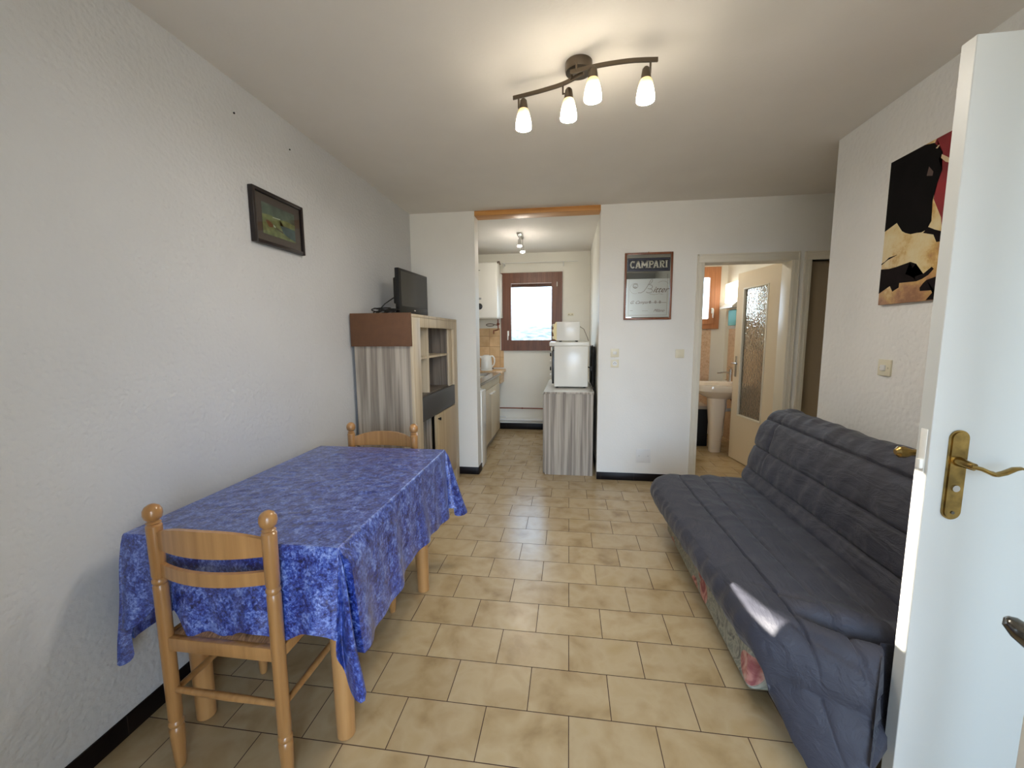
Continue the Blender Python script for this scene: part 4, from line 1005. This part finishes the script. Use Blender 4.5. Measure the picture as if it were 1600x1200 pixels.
def mini_oven():
    z = .820
    root = thing('mini_cooker', 'white tabletop cooker seen from its side on the grey kitchen cabinet', 'cooker', (.02, 4.45, z))
    B(-.148, .192, 4.18, 4.74, z+.012, 1.245, bev=.006).build('casing', 'white_gloss', root)
    B(-.198, .205, 4.20, 4.76, 1.246, 1.286, bev=.006).build('hob_lid', 'white_gloss', root)
    B(-.170, -.148, 4.21, 4.71, .86, 1.20, bev=.004).build('oven_door', 'black_plastic', root)
    w = B(-.185, -.170, 4.22, 4.70, 1.20, 1.235, bev=.003); w.build('door_handle', 'white_gloss', root)
    B(-.195, -.150, 4.60, 4.74, .86, 1.20, bev=.003).build('control_panel', 'white_gloss', root)
    for k, zz in enumerate((.90, .98, 1.06, 1.14)):
        MB().lathe([(.020, -.212), (.022, -.205), (.022, -.196)], (0, 4.67, zz), 'X', 18).build('knob', 'black_plastic' if k % 2 else 'white_gloss', root)
    for x in (-.12, .16):
        for y in (4.21, 4.70): MB().lathe([(.014, z), (.014, z+.012)], (x, y, 0), 'Z', 12).build('foot', 'black', root)
    w = MB().tube([(.193, 4.25, 1.03), (.23, 4.22, 1.02), (.245, 4.20, .93), (.24, 4.18, .84), (.25, 4.12, .824)], .007, 8).tube([(.24, 4.3, 1.25), (.252, 4.28, 1.0), (.25, 4.2, .85), (.252, 4.1, .826)], .006, 8)
    w.box(.215, .235, 4.19, 4.22, 1.0, 1.04, bev=.003)
    tag(w.build('power_cable', 'black', base=(.24, 4.2, .82)), 'black power cables hanging between the cooker and the kitchen wall', 'cable')
mini_oven()
def infill():
    o = B(.236, .262, 4.32, 4.80, .826, 1.235, bev=.004).build('shadow_infill', 'black', base=(.25, 4.5, .82))  # black box filling in the dark shadow between cooker and wall
    tag(o, 'dark shadow tray standing between the cooker and the kitchen wall', 'infill')
infill()
def microwave():
    z = 1.2865
    root = thing('microwave', 'cream microwave turned to the left on top of the white cooker', 'microwave', (0, 4.4, z))
    B(-.128, .108, 4.25, 4.70, z+.012, 1.492, bev=.008).build('casing', 'white_gloss', root)
    w = MB(); P = [(-.128, z+.014), (-.150, z+.03), (-.163, z+.10), (-.156, z+.17), (-.135, z+.204), (-.120, z+.204), (-.120, z+.014)]
    w.prism(P, 'Y', 4.255, 4.695); w.build('front_panel', 'yellow_plastic', root)
    for zz in (1.33, 1.40, 1.455): MB().lathe([(.014, -.172), (.016, -.160), (.016, -.15)], (0, 4.30, zz), 'X', 14).build('knob', 'cream_plastic', root)
    for x in (-.09, .08):
        for y in (4.28, 4.66): MB().lathe([(.012, z), (.012, z+.012)], (x, y, 0), 'Z', 10).build('foot', 'black', root)
    w = MB().tube([(.108, 4.6, 1.455), (.16, 4.6, 1.42), (.20, 4.62, 1.33), (.215, 4.66, 1.29)], .0035, 8)
    w.build('cord', 'cable_grey', root)
microwave()

# ------------------------------------------------------------------ bathroom
def basin():
    cx, cy = 1.735, 4.98
    root = thing('pedestal_basin', 'cream pedestal washbasin with chrome tap seen through the bathroom doorway', 'washbasin', (cx, cy, 0))
    w = MB(); N = 48
    def sup(a, rx, ry, k=.62):
        c, s = math.cos(a), math.sin(a); return rx*math.copysign(abs(c)**k, c), ry*math.copysign(abs(s)**k, s)
    prof = [(.10, .09, .615), (.16, .15, .63), (.245, .21, .675), (.285, .262, .715), (.292, .268, .722), (.296, .272, .775), (.290, .266, .790), (.262, .235, .790), (.235, .20, .775), (.20, .165, .71), (.10, .08, .675), (.01, .01, .672)]
    vs = []; fs = []
    for j, (rx, ry, z) in enumerate(prof):
        for i in range(N):
            a = 2*math.pi*i/N; x, y = sup(a, rx, ry); ox = -.03 if j >= 7 else 0
            vs.append((cx+x+ox, cy+y, z))
    for j in range(len(prof)-1):
        for i in range(N): fs.append((j*N+i, j*N+(i+1) % N, (j+1)*N+(i+1) % N, (j+1)*N+i))
    w.add(vs, fs); w.box(1.95, 2.040, cy-.22, cy+.22, .70, .80, bev=.015)
    w.build('bowl', 'ceramic', root)
    w = MB(); vs = []; fs = []
    for j, (z, r) in enumerate(((0, .060), (.02, .060), (.3, .072), (.5, .088), (.66, .098))):
        for i in range(24):
            a = 2*math.pi*i/24; x, y = sup(a, r, r, .6); vs.append((1.688+x, 4.93+y, z))
    for j in range(4):
        for i in range(24): fs.append((j*24+i, j*24+(i+1) % 24, (j+1)*24+(i+1) % 24, (j+1)*24+i))
    w.add(vs, fs); w.build('pedestal', 'ceramic', root)
    tx, ty = 1.895, 5.12
    w = MB().lathe([(.022, .80), (.020, .83), (.019, .93), (.017, .945)], (tx, ty, 0), 'Z', 18).tube([(tx, ty, .90), (tx-.06, ty, .905), (tx-.15, ty, .898)], [.012, .010, .008], 12).tube([(tx, ty, .945), (tx+.01, ty, .955), (tx-.03, ty, .975)], .007, 10)
    w.tube([(tx-.05, ty-.05, .80), (tx-.06, ty-.05, .825), (tx-.10, ty-.05, .815)], .006, 10)
    w.build('tap', 'chrome', root)
    w = MB().tube([(1.80, 4.99, .48), (1.90, 4.99, .48), (2.035, 4.99, .48)], .020, 12).tube([(1.80, 4.99, .55), (1.80, 4.99, .46)], .022, 12)
    w.build('waste_trap', 'painted_pipe', root)
    w = MB().tube([(1.80, 5.02, .66), (1.85, 5.02, .64), (1.885, 5.02, .58), (1.89, 5.02, .50)], .007, 8); w.build('supply_hose', 'copper', root)
basin()
def bath_bits():
    root = thing('laundry_bin', 'black bin with a grey lid beside the washbasin', 'bin', (1.57, 5.3, 0))
    B(1.42, 1.675, 5.14, 5.45, 0, .455, bev=.008).build('body', 'black', root)
    B(1.41, 1.685, 5.13, 5.46, .456, .495, bev=.008).build('lid', plain('grey_lid', (170, 158, 140), .5), root)
    root = thing('glowing_wall_box', 'glowing white box in place of an unidentified bright shape beside the open bathroom door', 'glowing box', (2.04, 5.5, 1.8))  # emissive box filling in an unidentified bright shape, not a known lamp
    B(1.985, 2.0495, 5.30, 5.69, 1.745, 1.99, bev=.008).build('lamp_shade', emit('bath_box_glow', (255, 246, 228), 3), root)
    m2 = thing('bathroom_fill_mirror', 'wall mirror added to brighten the obscured glass of the open bathroom door', 'mirror', (2.04, 4.9, 1.6))  # mirror added to send window brightness through the obscured door glass
    B(2.036, 2.0495, 4.50, 5.27, 1.18, 2.0, bev=.001).build('mirror_glass', plain('fill_mirror', (240, 240, 238), .03, 1.), m2)
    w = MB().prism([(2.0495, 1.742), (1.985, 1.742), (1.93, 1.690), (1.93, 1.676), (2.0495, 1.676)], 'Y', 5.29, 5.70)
    w.build('glow_base', 'white_gloss', root)
    o = thing('hand_towel', 'teal cloth hanging under the glowing box on the bathroom wall', 'towel', (2.0, 5.4, 1.5))
    B(1.985, 2.0, 5.30, 5.55, 1.46, 1.65, bev=.006).build('cloth', 'teal', o)
    w = MB().tube([(2.0, 5.28, 1.652), (2.0, 5.57, 1.652)], .0028, 8).tube([(2.0, 5.30, 1.652), (2.049, 5.30, 1.652)], .0028, 8); w.build('rail', 'chrome', o)
    w = MB().tube([(1.985, 5.66, 0), (1.985, 5.66, .42)], .016, 12).tube([(1.985, 5.66, .30), (1.93, 5.62, .30)], .02, 12).tube([(1.985, 5.66, .22), (1.93, 5.62, .22)], .02, 12)
    tag(w.build('floor_pipe', 'painted_pipe', base=(1.985, 5.66, 0)), 'white floor pipes behind the washbasin pedestal', 'pipe')
bath_bits()

# ------------------------------------------------------------------ sofa bed
def sofa():
    root = thing('sofa_bed', 'low sofa bed with a faded floral base against the right wall', 'sofa', (1.1, 1.8, 0))
    w = MB()
    def fn(u, v):
        y = 1.485+(2.78-1.485)*v; z = .045+.25*u
        return (.69-.02*math.sin(u*math.pi)+.006*noise.noise(Vector((y*3, z*5, 0))), y, z)
    w.box(.665, 1.40, 1.475, 2.74, .042, .30, bev=.022, seg=4)
    w.build('base', 'floral', root)
    for x, y in ((.78, 1.56), (.78, 2.70), (1.3, 1.56), (1.3, 2.70)): MB().lathe([(.02, 0), (.022, .045)], (x, y, 0), 'Z', 14).build('foot', 'black', root)
    cov = thing('sofa_cover', 'quilted slate-grey fitted cover spread over the sofa bed', 'sofa cover', (1.1, 1.8, .3))
    # closed loop profiles (x, z); the parameter marks seam positions
    def dens(P, n):
        out = []
        Q = [Vector(p) for p in P]; L = len(Q)
        for i in range(L):
            a, b, c, d = Q[i-1], Q[i], Q[(i+1) % L], Q[(i+2) % L]
            for k in range(n):
                t = k/n; out.append(.5*((2*b)+(c-a)*t+(2*a-5*b+4*c-d)*t*t+(3*b-a-3*c+d)*t**3))
        return out
    def slab(P, seams, y0, y1, endr, seedz, wr, cen, name, extra=None, puff=.012, NY=280, hem=None):
        prof = dens(P, 26); n = len(prof); vs = []; fs = []
        nrm = []
        for i in range(n):
            t = (prof[(i+1) % n]-prof[i-1]).normalized(); nrm.append(Vector((t.y, -t.x)))
        ar = sum(prof[i].x*prof[(i+1) % n].y-prof[(i+1) % n].x*prof[i].y for i in range(n))
        if ar < 0: nrm = [-a for a in nrm]
        C = Vector(cen)
        for j in range(NY+1):
            v = j/NY
            # ease rows near the ends
            y = y0+(y1-y0)*v
            e = min(y-y0, y1-y); sc_ = 1.0
            if e < endr: k = 1-e/endr; sc_ = 1-(1-math.sqrt(max(0, 1-k*k)))*.42
            if j in (0, NY): sc_ *= .96
            for i in range(n):
                p = prof[i]; q = C+(p-C)*(1-(1-sc_)*.5)
                d = 0
                for s_ in seams:
                    q1 = (Vector(s_)-p).length
                    d -= .013*math.exp(-(q1/.0065)**2)
                    d -= puff*.6*math.exp(-(q1/.035)**2)
                    # small gathers pulling out of each seam
                    d += .003*math.exp(-(q1/.04)**2)*noise.noise(Vector((y*26, s_[0]*9, seedz)))
                P3 = Vector((p.x, y, p.y))
                d += wr*noise.noise(Vector((p.x*5, y*2.2, p.y*5+seedz)))
                d += wr*.55*(1-2*abs(noise.noise(Vector((p.x*7+p.y*7, y*9, seedz+4)))))
                if extra: d += extra(p, y)
                o_ = q+nrm[i]*d; X_, Y_, Z_ = o_.x, y, o_.y
                if name == 'seat_cover': X_ += .058*max(0, min(1, (2.6-y)/1.2))*max(0, min(1, (.80-X_)/.2))
                if name == 'seat_cover':
                    ys = 1.43-.50*(max(.56, min(1.2, X_))-.60); ys = max(1.22+.02, ys)
                    s2 = max(0, ys-y)
                    if s2 > 0:
                        ph = min(R(52), s2/.20*R(44)+R(4)); rr_ = min(1, s2/.40)
                        X_ += rr_*.13*max(0, min(1, (.80-X_)/.25))
                        thick = .443-Z_
                        Z_ = .443-thick*(1-.72*rr_)-s2*math.sin(ph)
                        yy = ys-s2*math.cos(ph)
                        lim = 1.222 if X_ > .925 else 1.222-.16*min(1, (.925-X_)/.05)
                        Y_ = max(yy, lim+.04*(1-rr_))
                        if Y_ < 1.215: X_ = min(X_, .742*Y_)
                        Z_ = max(Z_, .012)
                vs.append((X_, Y_, Z_))
        for j in range(NY):
            for i in range(n): fs.append((j*n+i, (j+1)*n+i, (j+1)*n+(i+1) % n, j*n+(i+1) % n))
        fs.append(tuple(range(n))); fs.append(tuple(NY*n+i for i in range(n))[::-1])
        w = MB(); w.add(vs, fs); return w.build(name, 'quilt', cov, angle=75)
    seatP = [(.655, .285), (.60, .262), (.560, .285), (.535, .335), (.545, .385), (.590, .422), (.66, .438), (.76, .444), (.90, .443), (1.04, .438), (1.16, .430), (1.24, .40), (1.20, .33), (1.0, .30), (.8, .30)]
    def seat_extra(p, y):
        d = 0
        if p.y > .40:
            ys = 1.43-.50*(p.x-.60); k = y-(ys+.015)
            m_ = max(0, min(1, (p.x-.70)/.15))
            d -= .055*math.exp(-(k/.024)**2)*m_
            d += .020*math.exp(-((k-.07)/.05)**2)*m_
            k2 = y-(ys+.10)+(p.x-.8)*.2; d -= .012*math.exp(-(k2/.014)**2)*math.exp(-((p.x-.74)/.09)**2)
            k3 = y-(ys-.09)+(p.x-.8)*.25; d -= .012*math.exp(-(k3/.018)**2)*math.exp(-((p.x-.80)/.16)**2)
            d += .008*noise.noise(Vector((p.x*6, y*14, 3)))*max(0, min(1, (1.5-y)/.3))
        else:
            if p.x < .64: d += .006*noise.noise(Vector((y*22, p.y*4, 1)))
        return d
    slab(seatP, [(.720, .441), (.857, .444), (1.0, .44)], .98, 2.765, .10, 1.0, .007, (.88, .36), 'seat_cover', seat_extra, puff=.010)
    backP = [(1.115, .425), (1.125, .50), (1.15, .60), (1.178, .70), (1.21, .79), (1.26, .862), (1.325, .892), (1.39, .875), (1.45, .81), (1.475, .70), (1.46, .55), (1.40, .42), (1.25, .39)]
    def back_extra(p, y):
        d = 0
        if p.x < 1.3:
            # gathers fanning down the front
            g = noise.noise(Vector((y*11+p.y*3.5, p.y*1.2, 9)))
            d += .010*g*math.exp(-((p.y-.62)/.22)**2)
            d -= .016*math.exp(-((y-2.55-(p.y-.6)*.12)/.014)**2)*math.exp(-((p.y-.70)/.12)**2)
        else: d += .009*noise.noise(Vector((y*12, p.y*4+p.x*6, 2)))
        if p.y > .84: d += .008*noise.noise(Vector((y*16, p.x*9, 4)))
        return d
    slab(backP, [(1.128, .51), (1.166, .655), (1.235, .832), (1.41, .86)], 1.225, 2.775, .09, 5.0, .006, (1.30, .62), 'back_cover', back_extra, puff=.010)
sofa()

for o in list(bpy.data.objects):
    if '_base' in o: del o['_base']
